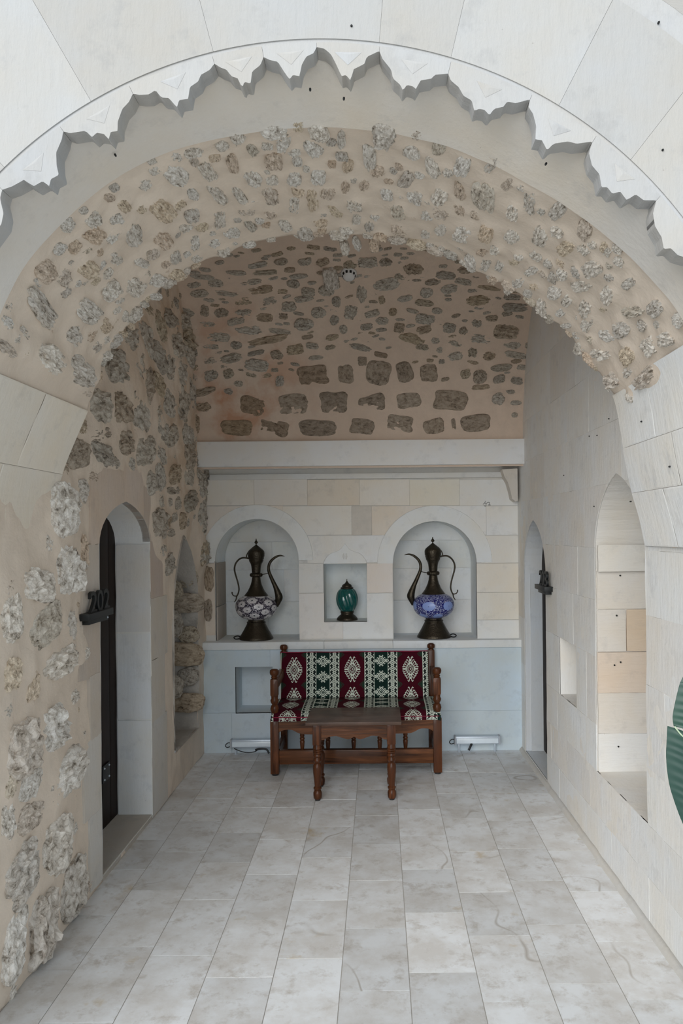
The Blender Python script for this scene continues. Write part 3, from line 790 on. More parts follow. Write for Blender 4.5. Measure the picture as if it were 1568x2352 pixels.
def _scallop():
    R = np.full(len(PHF), np.nan)
    for (x1, z1), (x2, z2) in zip(_sp[:-1], _sp[1:]):
        a1, a2 = math.atan2(z1 - CPZ, x1 - CPX), math.atan2(z2 - CPZ, x2 - CPX)
        lo, hi = min(a1, a2), max(a1, a2)
        for i in np.where((PHF >= lo) & (PHF <= hi))[0]:
            d = (math.cos(PHF[i]), math.sin(PHF[i])); ex, ez = x2 - x1, z2 - z1
            den = d[0] * ez - d[1] * ex
            if abs(den) < 1e-9: continue
            r = ((x1 - CPX) * ez - (z1 - CPZ) * ex) / den
            if not (0.5 < r < 2.0): continue
            R[i] = r if np.isnan(R[i]) else min(R[i], r)
    ok = ~np.isnan(R)
    lo, hi = PHF[ok].min(), PHF[ok].max()
    per = 0.135
    ext = prof_r(PHF) + 0.02 + 0.055 * np.abs(np.sin(PHF / per * math.pi)) + 0.012 * np.abs(np.sin(PHF / per * math.pi * 3))
    R2 = np.where((PHF < lo) | (PHF > hi), ext, np.interp(PHF, PHF[ok], R[ok]))
    return R2
RSC = _scallop()
def scal_r(p): return np.interp(p, PHF, RSC)
# groove arc (fitted circle on the face)
_gp = [PW(x, y, YF) for x, y in ((0, 400), (80, 338), (145, 277), (215, 232), (300, 185), (390, 150), (480, 122), (600, 100), (715, 88), (784, 94), (874, 97), (1034, 146), (1134, 175), (1209, 208), (1314, 270), (1374, 310), (1434, 360), (1509, 440), (1568, 487))]
_A = np.array([[2 * x, 2 * z, 1] for x, z in _gp]); _b = np.array([x * x + z * z for x, z in _gp])
_s = np.linalg.lstsq(_A, _b, rcond=None)[0]
GX, GZ = _s[0], _s[1]; GR = math.sqrt(_s[2] + GX ** 2 + GZ ** 2)
def groove_r(phi):                       # radius of that circle seen from the profile's centre
    dx, dz = math.cos(phi), math.sin(phi); ox, oz = CPX - GX, CPZ - GZ
    bq = ox * dx + oz * dz; cq = ox * ox + oz * oz - GR * GR
    return -bq + math.sqrt(max(bq * bq - cq, 0))
wf = thing('wall_front', 'broad scalloped limestone arch framing the vaulted recess', None)
del_keys = [k for k in ('category',) if k in wf.keys()]
wf['kind'] = 'structure'
# core of the front wall behind the dressed blocks
def polar(phi, r): return (CPX + r * math.cos(phi), CPZ + r * math.sin(phi))
core_in = [polar(p, groove_r(p) - 0.010) for p in np.linspace(0.0, math.pi, 120)]
core_open = [(XR + 0.03, -0.01)] + core_in + [(XL - 0.03, -0.01)]
fo_outer = [(-4.0, -0.02), (4.0, -0.02), (4.0, 4.6), (-4.0, 4.6)]
vo, fo = region([fo_outer, core_open], lambda c: pip(fo_outer, c) & ~pip(core_open, c))
V, Fs = plate_arr(vo, fo, lambda a, b, d: (a, YF + 0.0035 - d, b), 0.10)
fix_normals(mesh_obj('wall_core', V, Fs, M_FACE, wf))
face_map = lambda a, b, d: (a, YF - d, b)
def arc_pts(fr, p0, p1, n): return [polar(p, fr(p)) for p in np.linspace(p0, p1, n)]
# scalloped voussoirs, jointed at every second peak
peak_px = [(5, 436), (145, 301), (305, 215), (492, 146), (605, 131), (727, 108), (871, 117), (1029, 169), (1217, 228), (1361, 325), (1507, 460)]
pk = sorted(math.atan2(z - CPZ, x - CPX) for x, z in PWL(peak_px, YF))
edges = [-0.05, 0.25] + pk + [math.pi - 0.22, math.pi + 0.05]
edges = sorted(e for i, e in enumerate(edges))
edges = [e for i, e in enumerate(edges) if i == 0 or e - edges[i - 1] > 0.05]
for p0, p1 in zip(edges[:-1], edges[1:]):
    g = 0.0009
    n = max(8, int((p1 - p0) / 0.0035))
    g = 0.00025
    poly = arc_pts(lambda p: float(scal_r(p)), p0 + g, p1 - g, n) + arc_pts(lambda p: groove_r(p) - 0.005, p1 - g, p0 + g, 14)
    poly_plate('arch_block', poly, face_map, 0.055, M_FACE, wf)
    # little carved triangle between two scallops, sunk as a shallow wedge
    pm = (p0 + p1) / 2
    if 0.25 < pm < math.pi - 0.2:
        rr = (float(scal_r(pm)) + groove_r(pm)) / 2 + 0.004
        a, b_, c_ = polar(pm - 0.028, rr + 0.014), polar(pm + 0.028, rr + 0.014), polar(pm, rr - 0.02)
        m_ = polar(pm, rr + 0.006)
        Vd = [(a[0], YF - 0.0005, a[1]), (b_[0], YF - 0.0005, b_[1]), (c_[0], YF - 0.0005, c_[1]), (m_[0], YF - 0.0028, m_[1])]
        fix_normals(mesh_obj('carved_triangle', Vd, [(0, 1, 3), (1, 2, 3), (2, 0, 3), (0, 2, 1)], M_FACE, wf))
# plain voussoir ring beyond the groove
vj = sorted(math.atan2(z - CPZ, x - CPX) for x, z in PWL([(-40, 330), (170, 165), (482, 90), (872, 80), (1052, 60), (1330, 150), (1500, 300)], YF))
vj = [-0.05, 0.22, 0.42] + [v for v in vj if 0.5 < v < math.pi - 0.4] + [math.pi - 0.36, math.pi - 0.15, math.pi + 0.05]
for i, (p0, p1) in enumerate(zip(vj[:-1], vj[1:])):
    g = 0.00025; R2 = 0.32 + 0.03 * (i % 3)
    poly = arc_pts(lambda p: groove_r(p) + 0.005, p0 + g, p1 - g, 16) + arc_pts(lambda p: groove_r(p) + R2, p1 - g, p0 + g, 12)
    poly_plate('arch_block', poly, face_map, 0.05, mat_ashlar((0.44, 0.437, 0.43) if i % 2 else (0.45, 0.45, 0.447), 0.03, key='f%d' % (i % 2), bs=1.3), wf)
# coursed wall blocks beyond the ring
def ring_outer(p, i): return groove_r(p) + 0.395
rim = [polar(p, groove_r(p) + 0.385) for p in np.linspace(-0.05, math.pi + 0.05, 60)] + [(-1.6, -0.02), (1.4, -0.02)]
z = 1.0
for row in range(9):
    z1 = z + 0.30; x = -2.4 + 0.2 * (row % 2)
    while x < 2.2:
        x1 = x + random.uniform(0.4, 0.6)
        if not (x1 < -1.7 and False):
            poly_plate('stone_block', [(x + 0.001, z + 0.001), (x1 - 0.001, z + 0.001), (x1 - 0.001, z1 - 0.001), (x + 0.001, z1 - 0.001)],
                       lambda a, b, d: (a, YF + 0.003 - d, b), 0.02, mat_ashlar((0.41, 0.40, 0.385), 0.05, key='course', bs=1.4, streak=(3, 3, 20)), wf, holes=[rim])
        x = x1
    z = z1
# smooth stone lining between the scallops and the rubble
_ex = RSC - prof_r(PHF)
_mx = np.array([_ex[max(0, i - 45):i + 46].max() for i in range(len(_ex))]) + 0.006
_kk = np.hanning(161); _kk /= _kk.sum()
_env = np.convolve(np.pad(_mx, 80, mode='edge'), _kk, 'valid')
def env_r(p): return float(prof_r(p)) + float(np.interp(p, PHF, _env))
ph = np.linspace(-0.02, math.pi + 0.02, 500); V = []
ys = [YF + 0.050, YF + 0.075, YF + 0.11, YF + 0.15, YF + 0.20, YF + 0.265]
for k, y in enumerate(ys):
    t = (k / (len(ys) - 1))
    for p in ph:
        r = (1 - t) * env_r(p) + t * (float(prof_r(p)) - 0.014)
        if k and k < len(ys) - 1: r += 0.002 * noise.noise(Vector((p * 8, y * 6, 1)))
        yy = y + (0.010 * noise.noise(Vector((p * 9, 3, 0))) if k == len(ys) - 1 else 0)
        V.append((CPX + r * math.cos(p), yy, CPZ + r * math.sin(p)))
for p in ph:
    yy = ys[-1] + 0.010 * noise.noise(Vector((p * 9, 3, 0))); r = float(prof_r(p)) + 0.02
    V.append((CPX + r * math.cos(p), yy + 0.002, CPZ + r * math.sin(p)))
lin = mesh_obj('smooth_lining', V, grid_faces(len(ph), len(ys) + 1), M_SOFFIT, wf, smooth=True)
try: lin.data.set_sharp_from_angle(angle=math.radians(45))
except Exception: pass
# rubble soffit
stones_so = place_stones(SO, so1 + so2 + so3 + so4, wf, M_ROCK, 0.85, shrink=1.16, cap=0.055)
print('soffit stones', len(stones_so))
stones_so += fill(SO, max(0, 262 - len(stones_so)), (YF + 0.29, YA - 0.03), (float(s_of_phi(0.55)), float(s_of_phi(2.62))), 0.018, 0.045, stones_so, wf, M_ROCK, 0.85, 0.045, seed=4)
y0s, y1s = YF + 0.24, YA
nu, ns = 62, 230
s0, s1 = float(s_of_phi(-0.06)), float(s_of_phi(math.pi + 0.06))
Us, Ss = np.meshgrid(np.linspace(y0s, y1s, nu), np.linspace(s0, s1, ns))
D = mounds(Us, Ss, stones_so, 0.6, 1.3)
V = []
for j in range(ns):
    for i in range(nu):
        u, s = Us[j, i], Ss[j, i]
        w = D[j, i] + 0.008 * fbm((u, s, 0), 3.4, 4, 5.0)
        if i >= nu - 2: u += 0.022 * fbm((0, s, 2), 5.0, 3, 1.0)
        V.append(SO.pt(u, s, w))
for j in range(ns):                        # rear lip turns up into the arch's thickness
    s = Ss[j, 0]; q = SO.pt(YA + 0.02 + 0.022 * fbm((0, s, 2), 5.0, 3, 1.0), s, -0.06); V.append(q)
Fs = grid_faces(nu, ns)
b0 = nu * ns
for j in range(ns - 1): Fs.append((j * nu + nu - 1, b0 + j, b0 + j + 1, (j + 1) * nu + nu - 1))
mesh_obj('mortar_soffit', V, Fs, M_MORTAR, wf, smooth=True)
# stones that break the rear edge of the arch
pr_ = random.Random(5)
p = 0.52
while p < 2.62:
    sz = pr_.uniform(0.020, 0.042)
    if abs(p - 1.45) > 0.0:
        one_stone(SO, YA - 0.012 + pr_.uniform(-0.01, 0.012), float(s_of_phi(p)), sz * 0.8, sz, wf, M_ROCK, 0.7, cap=0.032)
    p += pr_.uniform(0.05, 0.12)
# dressed springers
def springer(p0, p1, ya, yb, c, k):
    n, m = 12, 6; V = []
    for j in range(m):
        y = ya + (yb - ya) * j / (m - 1)
        for i in range(n):
            s = float(s_of_phi(p0)) + (float(s_of_phi(p1)) - float(s_of_phi(p0))) * i / (n - 1)
            edge = (i in (0, n - 1)) or (j in (0, m - 1))
            V.append(SO.pt(y + (0.006 * noise.noise(Vector((s * 9, j, k))) if edge else 0), s, 0.0085 if edge else 0.0095))
    # square up: pull the ring next to the edge out to it
    V = np.array(V).reshape(m, n, 3)
    for j in range(m):
        for i in range(n):
            if not ((i in (0, n - 1)) or (j in (0, m - 1))):
                y = ya + (yb - ya) * j / (m - 1)
                if j == 1: y = ya + 0.006
                if j == m - 2: y = yb - 0.006
                s = float(s_of_phi(p0)) + (float(s_of_phi(p1)) - float(s_of_phi(p0))) * i / (n - 1)
                if i == 1: s = float(s_of_phi(p0)) + 0.006
                if i == n - 2: s = float(s_of_phi(p1)) - 0.006
                V[j, i] = SO.pt(y + 0.005 * noise.noise(Vector((s * 9, 0 if j == 1 else 5, k))), s, 0.0095 + 0.0022 * noise.noise(Vector((s * 6, y * 6, k))))
    mesh_obj('springer_block', V.reshape(-1, 3), grid_faces(n, m), mat_ashlar(c, 0.03, key='spr', bs=1.2), wf, smooth=False)
pi = math.pi
for k, (a, b_, ya, yb, c) in enumerate(((2.70, 2.93, 2.27, 2.70, (0.81, 0.755, 0.67)), (2.70, 2.93, 2.701, 3.09, (0.82, 0.765, 0.68)), (2.931, 3.12, 2.27, 2.60, (0.82, 0.765, 0.68)),
                                        (2.931, 3.12, 2.601, 3.09, (0.82, 0.765, 0.68)), (3.121, 3.25, 2.27, 2.66, (0.82, 0.765, 0.68)), (3.121, 3.25, 2.661, 3.09, (0.82, 0.765, 0.68)),
                                        (0.296, 0.50, 2.27, 2.72, (0.86, 0.865, 0.86)), (0.296, 0.48, 2.721, 3.09, (0.86, 0.865, 0.86)), (0.136, 0.295, 2.27, 2.58, (0.86, 0.865, 0.86)),
                                        (0.136, 0.295, 2.581, 3.09, (0.86, 0.865, 0.86)), (-0.05, 0.135, 2.27, 2.75, (0.86, 0.865, 0.86)), (-0.05, 0.135, 2.751, 3.09, (0.86, 0.865, 0.86)))):
    springer(a, b_, ya, yb, c, k)
# rear face of the arch wall (towards the vault)
hole = [polar(p, float(prof_r(p)) + 0.055) for p in np.linspace(0.02, pi - 0.02, 70)]
outer = [(XL - 0.05, 1.45), (XR + 0.05, 1.45), (XR + 0.05, 3.75), (XL - 0.05, 3.75)]
hole = [(XR + 0.2, 1.3)] + [(x, z) for x, z in hole] + [(XL - 0.2, 1.3)]
vo, fo = region([outer, hole], lambda c: pip(outer, c) & ~pip(hole, c))
mesh_obj('rear_face', [(a, YA + 0.015, b) for a, b in vo], fo, M_MORTAR, wf)

# =================================================================== VAULT
ceil = mesh_obj('ceiling', [(XL - 0.3, 1.99, 4.0), (XR + 0.3, 1.99, 4.0), (XR + 0.3, 6.3, 4.0), (XL - 0.3, 6.3, 4.0)], [(0, 1, 2, 3)], M_MORTAR_V)
tag(ceil, 'rubble stone vault curving down to the white beam', kind='structure')
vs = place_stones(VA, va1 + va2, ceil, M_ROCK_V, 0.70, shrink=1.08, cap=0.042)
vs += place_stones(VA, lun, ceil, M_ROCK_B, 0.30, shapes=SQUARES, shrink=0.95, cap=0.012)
print('vault stones', len(vs))
vs += fill(VA, max(0, 290 - len(vs)), (XL + 0.05, XR - 0.05), (0.42, VR * 1.15), 0.016, 0.036, vs, ceil, M_ROCK_V, 0.7, 0.035, seed=5, ok=lambda u, v: not ((u + 0.11) ** 2 / 0.55 + v * v / 0.36 < 1))
one_stone(VA, *VA.hit(760, 640), 0.05, 0.085, ceil, M_ROCK, 0.7, shapes=SQUARES, cap=0.05)
nu, nv = 130, 190
v_end = VR * pi * 0.62
Uv, Vv = np.meshgrid(np.linspace(XL - 0.03, XR + 0.03, nu), np.concatenate([np.linspace(-0.20, 0, 10)[:-1], np.linspace(0, v_end, nv - 9)]))
D = mounds(Uv, Vv, vs, 0.5, 1.3)
V = []
for j in range(nv):
    for i in range(nu):
        u, v = Uv[j, i], Vv[j, i]
        V.append(VA.pt(u, v, D[j, i] + 0.010 * fbm((u, v, 0), 3.0, 4, 9.0)))
yend = VA.pt(0, v_end)[1]
for i in range(nu):                        # straight run of ceiling to the arch
    u = Uv[0, i]; q = VA.pt(u, v_end); V.append((u, YA, 3.48))
Fs = grid_faces(nu, nv + 1)
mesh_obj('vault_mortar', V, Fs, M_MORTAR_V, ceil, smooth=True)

# =================================================================== RIGHT WALL
NICHE_R = arch_outline(3.11, 3.80, 0.415, 1.50, 3.46, 1.86, sd=11, jag=0.007)
HOLE_R = [(4.15, 0.645), (4.52, 0.645), (4.52, 0.98), (4.15, 0.98)]
DOOR_R = arch_outline(4.85, 5.52, 0.03, 1.33, 5.20, 1.68, sd=12, jag=0.006)
def XRf(y): return 1.080 - 0.016 * (y - 2.9)
rw = lambda u, v, w=0.0: (XRf(u) - w, u, v)
wr = mesh_obj('wall_right', [(XR + 0.62, 1.95, -0.01), (XR + 0.62, 6.2, -0.01), (XR + 0.62, 6.2, 3.7), (XR + 0.62, 1.95, 3.7)], [(3, 2, 1, 0)], M_RIGHTBASE)
tag(wr, 'smooth limewashed limestone wall on the right with niches', kind='structure')
wall_sheet('plaster_facing', [(1.98, -0.01), (5.80, -0.01), (5.80, 3.6), (1.98, 3.6)], [NICHE_R, HOLE_R, DOOR_R], rw, [], M_RIGHTBASE, wr, step=0.05, amp=0.003, sd=2.0)
reveal('niche_reveal', NICHE_R, rw, 0.0, -0.45, mat_ashlar((0.74, 0.73, 0.71), 0.0, key='nr', bs=1.6, streak=(3, 3, 30)), wr, back=True)
reveal('small_niche_reveal', HOLE_R, rw, 0.0, -0.30, M_RIGHTBASE, wr, back=True)
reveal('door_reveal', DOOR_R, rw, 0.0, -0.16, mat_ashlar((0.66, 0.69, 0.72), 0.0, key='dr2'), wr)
courses = [0.0, 0.20, 0.415, 0.645, 0.98, 1.26, 1.52, 1.82, 2.10, 2.38, 2.70, 3.02, 3.34]
HR = [NICHE_R, HOLE_R, DOOR_R]
rj = random.Random(21)
for ci, (z0, z1) in enumerate(zip(courses[:-1], courses[1:])):
    y = 2.02 + rj.uniform(0, 0.2)
    ends = [2.0]
    while y < 5.55: ends.append(y); y += rj.uniform(0.34, 0.62)
    ends.append(5.72)
    for y0, y1 in zip(ends[:-1], ends[1:]):
        if y1 - y0 < 0.12: continue
        w = 0.0025 + rj.uniform(-0.0006, 0.0006)
        warm = rj.random()
        c = (0.82, 0.82, 0.81) if warm < 0.35 else ((0.82, 0.83, 0.83) if warm < 0.75 else (0.80, 0.79, 0.775))
        poly_plate('stone_block', wavy_rect(y0 + 0.0005, y1 - 0.0005, z0 + 0.0005, z1 - 0.0005, 0.002), lambda a, b, d, w=w: (XRf(a) - w - d, a, b), 0.006,
                   mat_ashlar(c, 0.03, key='rb', bs=1.1), wr, holes=HR)
# dressed stones on the far cheek of the big niche
for (z0, z1, x0, x1, c) in ((0.415, 0.60, 1.07, 1.52, (0.76, 0.755, 0.74)), (0.605, 0.80, 1.07, 1.52, (0.69, 0.65, 0.60)), (0.805, 1.00, 1.07, 1.52, (0.68, 0.58, 0.49)), (1.01, 1.21, 1.07, 1.21, (0.70, 0.66, 0.61)),
                             (1.01, 1.21, 1.215, 1.52, (0.68, 0.57, 0.46)), (1.22, 1.40, 1.07, 1.52, (0.73, 0.70, 0.66)), (1.405, 1.53, 1.07, 1.52, (0.74, 0.72, 0.68))):
    yy = 3.795 if z1 < 1.5 else (3.77 if z1 < 1.7 else 3.70)
    poly_plate('stone_block', wavy_rect(x0 + 0.001, x1, z0 - 0.003, z1 + 0.0015, 0.0015), lambda a, b, d, yy=yy: (a, yy - 0.006 - d, b), 0.012, mat_ashlar(c, 0.02, key='nk', bs=1.6, streak=(3, 3, 30)), wr)
# door cheek
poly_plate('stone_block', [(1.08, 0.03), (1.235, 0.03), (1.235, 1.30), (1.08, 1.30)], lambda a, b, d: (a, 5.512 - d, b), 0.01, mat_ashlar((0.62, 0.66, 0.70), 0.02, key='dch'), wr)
# mortar fillet along the foot of the right wall
V, Fs = [], []
ns_ = 90
for i in range(ns_):
    y = 2.0 + (5.64 - 2.0) * i / (ns_ - 1); j = 0.004 * noise.noise(Vector((y * 9, 0, 0)))
    xr_ = XRf(y) - 0.004; V += [(xr_ - 0.024 + j, y, -0.005), (xr_ - 0.018 + j, y, 0.010 + j), (xr_ + 0.002, y, 0.026 + j * 1.5), (xr_ + 0.012, y, 0.0)]
Fs = []
for i in range(ns_ - 1):
    for k in range(3): Fs.append((i * 4 + k, i * 4 + k + 1, (i + 1) * 4 + k + 1, (i + 1) * 4 + k))
bs_ = mesh_obj('baseboard_right', V, Fs, mat_ashlar((0.60, 0.59, 0.57), 0.0, key='fil'), None, smooth=True)
tag(bs_, 'narrow mortar fillet along the foot of the right wall', kind='structure')

# =================================================================== BACK WALL
bk = thing('wall_back', 'pale limestone back wall with arched niches over a ledge', None); bk['kind'] = 'structure'
def bpx(x, y): return PW(430 + x / 1.96, 980 + y / 1.96, YU)
def arc2(cx, cz, r, a0, a1, n=24): return [(cx + r * math.cos(a), cz + r * math.sin(a)) for a in np.linspace(a0, a1, n)]
LEDGE = 0.811
sc5 = F / YU
def niche_px(x0, x1, top):
    cx, _ = PW((x0 + x1) / 2, 1290, YU); r = (x1 - x0) / 2 / sc5
    _, zt = PW((x0 + x1) / 2, top, YU)
    return cx, zt - r, r
NL = niche_px(494, 686, 1192); NR = niche_px(902, 1094, 1197)
def niche_outline(n): return [(n[0] - n[2], LEDGE - 0.02), (n[0] + n[2], LEDGE - 0.02)] + arc2(n[0], n[1], n[2], 0, pi)
def ring_outline(n, r): return arc2(n[0], n[1], r, 0, pi) 
OL, OR_ = niche_outline(NL), niche_outline(NR)
rL, rR = 129 / sc5, 132 / sc5
cl, ct = PW(743, 1296, YU); cr2, cb = PW(843, 1428, YU)
CN = [(cl, cb), (cr2, cb), (cr2, ct), (cl, ct)]
ogee = smooth_path([(-0.165, 0.0), (-0.155, 0.035), (-0.115, 0.085), (-0.06, 0.108), (-0.03, 0.13), (0.0, 0.175)], 5)
ocx = (cl + cr2) / 2
OG = [(ocx + a * 0.98, ct + 0.003 + b * 0.86) for a, b in ogee] + [(ocx - a * 0.98, ct + 0.003 + b * 0.86) for a, b in ogee[::-1][1:]]
ztop_wall = 2.30
outer = [(XL - 0.1, LEDGE - 0.02), (XR + 0.1, LEDGE - 0.02), (XR + 0.1, ztop_wall), (XL - 0.1, ztop_wall)]
holes = [OL, OR_, CN]
vo, fo = region([outer] + holes, lambda c: pip(outer, c) & ~pip(OL, c) & ~pip(OR_, c) & ~pip(CN, c))
V, Fs = plate_arr(vo, fo, lambda a, b, d: (a, YU + 0.010 - d, b), 0.02)
fix_normals(mesh_obj('wall_core', V, Fs, M_BACK, bk))
bmap = lambda u, v, w=0.0: (u, YU + 0.010 - w, v)
Mn = mat_ashlar((0.82, 0.86, 0.88), 0.02, key='nin', bs=0.8, pits=False)
reveal('niche_lining', OL, bmap, 0.009, -0.35, Mn, bk, back=True)
reveal('niche_lining', OR_, bmap, 0.009, -0.35, Mn, bk, back=True)
reveal('square_niche_lining', CN, bmap, 0.009, -0.26, Mn, bk, back=True)
# niche back stones
for nn in (NL, NR):
    zz = LEDGE - 0.01
    for k, (h, xs) in enumerate(((0.27, (-1, 0.1, 1)), (0.25, (-1, -0.3, 0.5, 1)), (0.22, (-1, 0.2, 1)), (0.30, (-1, 1)))):
        for a, b in zip(xs[:-1], xs[1:]):
            inner = [(nn[0] - nn[2] + 0.004, zz), (nn[0] + nn[2] - 0.004, zz)] + arc2(nn[0], nn[1], nn[2] - 0.004, 0, pi)
            rect = [(nn[0] + a * nn[2] + 0.001, zz + 0.001), (nn[0] + b * nn[2] - 0.001, zz + 0.001), (nn[0] + b * nn[2] - 0.001, zz + h - 0.001), (nn[0] + a * nn[2] + 0.001, zz + h - 0.001)]
            try: vo, fo = region([rect, inner], lambda c: pip(rect, c) & pip(inner, c))
            except Exception: continue
            if len(fo) == 0: continue
            V, Fs = plate_arr(vo, fo, lambda u, v, d: (u, YU + 0.354 - d, v), 0.004)
            fix_normals(mesh_obj('stone_block', V, Fs, mat_ashlar(random.choice(((0.82, 0.86, 0.88), (0.83, 0.85, 0.86), (0.80, 0.80, 0.79))), 0.03, key='nb', bs=0.7, pits=False), bk))
        zz += h
# arch rings
for nn, rr in ((NL, rL), (NR, rR)):
    n0 = 3
    for i in range(n0):
        a0, a1 = pi * i / n0, pi * (i + 1) / n0; g = 0.0006
        poly = arc2(nn[0], nn[1], nn[2], a0 + g, a1 - g, 14) + arc2(nn[0], nn[1], rr - 0.0015, a1 - g, a0 + g, 14)
        poly_plate('arch_block', poly, lambda a, b, d: (a, YU - 0.005 - d, b), 0.016, mat_ashlar((0.82, 0.845, 0.855), 0.012, key='ring', bs=0.6, pits=False), bk)
poly_plate('ogee_panel', [(ocx + (a - ocx) * 0.985, ct + 0.004 + (b - ct - 0.003) * 0.985) for a, b in OG], lambda a, b, d: (a, YU - 0.006 - d, b), 0.017, mat_ashlar((0.82, 0.845, 0.855), 0.0, key='og', bs=0.5, pits=False), bk)
for k in (-1, 0, 1):                      # small fluted mark in the ogee
    V, Fs = tube_arr([(ocx + k * 0.010, YU - 0.006, ct + 0.035), (ocx + k * 0.014, YU - 0.008, ct + 0.055), (ocx + k * 0.012, YU - 0.006, ct + 0.080)], [0.001, 0.003, 0.001], 6)
    mesh_obj('carved_flute', V, Fs, M_BACK, bk, smooth=True)
ringL = arc2(NL[0], NL[1], rL, 0, pi); ringR = arc2(NR[0], NR[1], rR, 0, pi)
RINGS = [ringL, ringR]
def bblock(x0, y0, x1, y1, c):
    a, zt = bpx((x0 + x1) / 2, y0); _, zb = bpx((x0 + x1) / 2, y1)
    xa, _ = bpx(x0, (y0 + y1) / 2); xb, _ = bpx(x1, (y0 + y1) / 2)
    g = 0.0006
    poly_plate('stone_block', [(xa + g, zb + g), (xb - g, zb + g), (xb - g, zt - g), (xa + g, zt - g)], lambda a, b, d: (a, YU - d + random.uniform(-0.0003, 0.0003), b), 0.011,
               M_STAINED if c == 'stained' else mat_ashlar(tuple(v * (1.16 if max(c) < 0.715 else 1.0) for v in c), 0.012, key='bb', bs=0.9, pits=False), bk, holes=RINGS + [OL, OR_, CN, OG])
_sx, _sz = PW(834, 1192, YU)
M_STAINED = mat_mortar('rust_stained_limestone', (0.70, 0.66, 0.60), (0.69, 0.64, 0.57), stain=((0.55, 0.33, 0.12), (_sx, YU, _sz), 0.10), bs=0.6)
beige, tan, grey_, yel = (0.82, 0.78, 0.72), (0.78, 0.71, 0.62), (0.82, 0.825, 0.82), (0.81, 0.775, 0.69)
for args in ((60, 238, 300, 355, beige), (300, 238, 540, 355, (0.70, 0.66, 0.61)), (540, 238, 775, 355, tan), (775, 238, 1000, 355, (0.70, 0.66, 0.60)), (1000, 238, 1225, 355, yel), (1225, 238, 1560, 355, grey_),
             (60, 357, 430, 488, (0.70, 0.66, 0.62)), (430, 357, 740, 488, (0.70, 0.68, 0.64)), (740, 357, 830, 488, 'stained'), (830, 357, 1060, 488, (0.69, 0.64, 0.58)), (1060, 357, 1345, 488, grey_), (1345, 357, 1560, 488, grey_),
             (60, 490, 120, 613, grey_), (540, 490, 900, 613, (0.70, 0.705, 0.70)), (1320, 490, 1560, 613, (0.70, 0.69, 0.66)),
             (60, 615, 125, 940, (0.62, 0.56, 0.50)), (500, 615, 612, 748, (0.68, 0.685, 0.68)), (808, 615, 925, 748, (0.70, 0.655, 0.62)), (500, 750, 700, 955, (0.70, 0.68, 0.66)), (700, 750, 925, 955, (0.69, 0.70, 0.70)),
             (1302, 615, 1560, 745, (0.70, 0.68, 0.64)), (1302, 747, 1560, 868, (0.69, 0.67, 0.62)), (1302, 870, 1560, 955, (0.68, 0.69, 0.69))):
    bblock(*args)
# cornice band under the beam
cx0, cz1 = PW(482, 1092, YU); cx1, _ = PW(1152, 1085, YU); _, cz0 = PW(810, 1100, YU)
cor = box('cornice_band', cx0, cx1, YU - 0.016, YU + 0.01, cz0, cz1 + 0.004, M_BACK, bk, 0.003)
# rough left jamb of the left niche and stones in the left corner
jx, _ = PW(503, 1380, YU)
box('jamb_stone', NL[0] - NL[2] + 0.001, NL[0] - NL[2] + 0.012, YU + 0.02, YU + 0.34, LEDGE, 1.06, mat_ashlar((0.50, 0.45, 0.40), 0.0, key='jm', bs=3.0), bk, 0.003)
box('jamb_stone', NL[0] - NL[2] + 0.001, NL[0] - NL[2] + 0.010, YU + 0.02, YU + 0.34, 1.065, 1.39, mat_ashlar((0.42, 0.37, 0.32), 0.0, key='jm2', bs=3.0), bk, 0.003)
for (x, y, w, h) in ((480, 1330, 22, 60), (478, 1400, 20, 50), (462, 1100, 24, 30), (466, 1140, 18, 46), (464, 1200, 18, 50), (460, 1260, 16, 40), (470, 1084, 20, 16)):
    a, b = PW(x, y, YU)
    o = bpy.data.objects.new('stone', random.choice(ROCKS)); C.objects.link(o); o.parent = bk
    o.matrix_basis = Matrix.Translation((a, YU + 0.006, b)) @ Matrix.Rotation(pi / 2, 4, 'X') @ Matrix.Diagonal((w / 2 / sc5, h / 2 / sc5, 0.03, 1))
    o.material_slots[0].link = 'OBJECT'; o.material_slots[0].material = M_ROCK_V
# corbel at the right end of the cornice
cpts = [(1153, 1078), (1188, 1076), (1189, 1150), (1184, 1152), (1176, 1146), (1172, 1128), (1166, 1108), (1158, 1094)]
crb = poly_plate('corbel', PWL(cpts, 5.60), lambda a, b, d: (a, 5.60 - d, b), 0.13, mat_ashlar((0.66, 0.62, 0.57), 0.0, key='cb', pits=False), bk)
# pencilled mason's mark
for st_ in ([(685, 410), (655, 460), (640, 500), (600, 530), (560, 560)], [(640, 480), (700, 530), (700, 590), (690, 635), (640, 630), (600, 600)], [(710, 520), (780, 475), (850, 470), (858, 530), (830, 580), (808, 590), (910, 582)]):
    pth = [(PW(1080 + a / 19.6, 1130 + b / 19.6, YU)[0], YU - 0.0005, PW(1080 + a / 19.6, 1130 + b / 19.6, YU)[1]) for a, b in smooth_path(st_, 4)]
    tube('pencil_mark', pth, 0.0022, mat_simple('pencil_grey', (0.22, 0.22, 0.22), 0.9), bk, 6, 0.4)
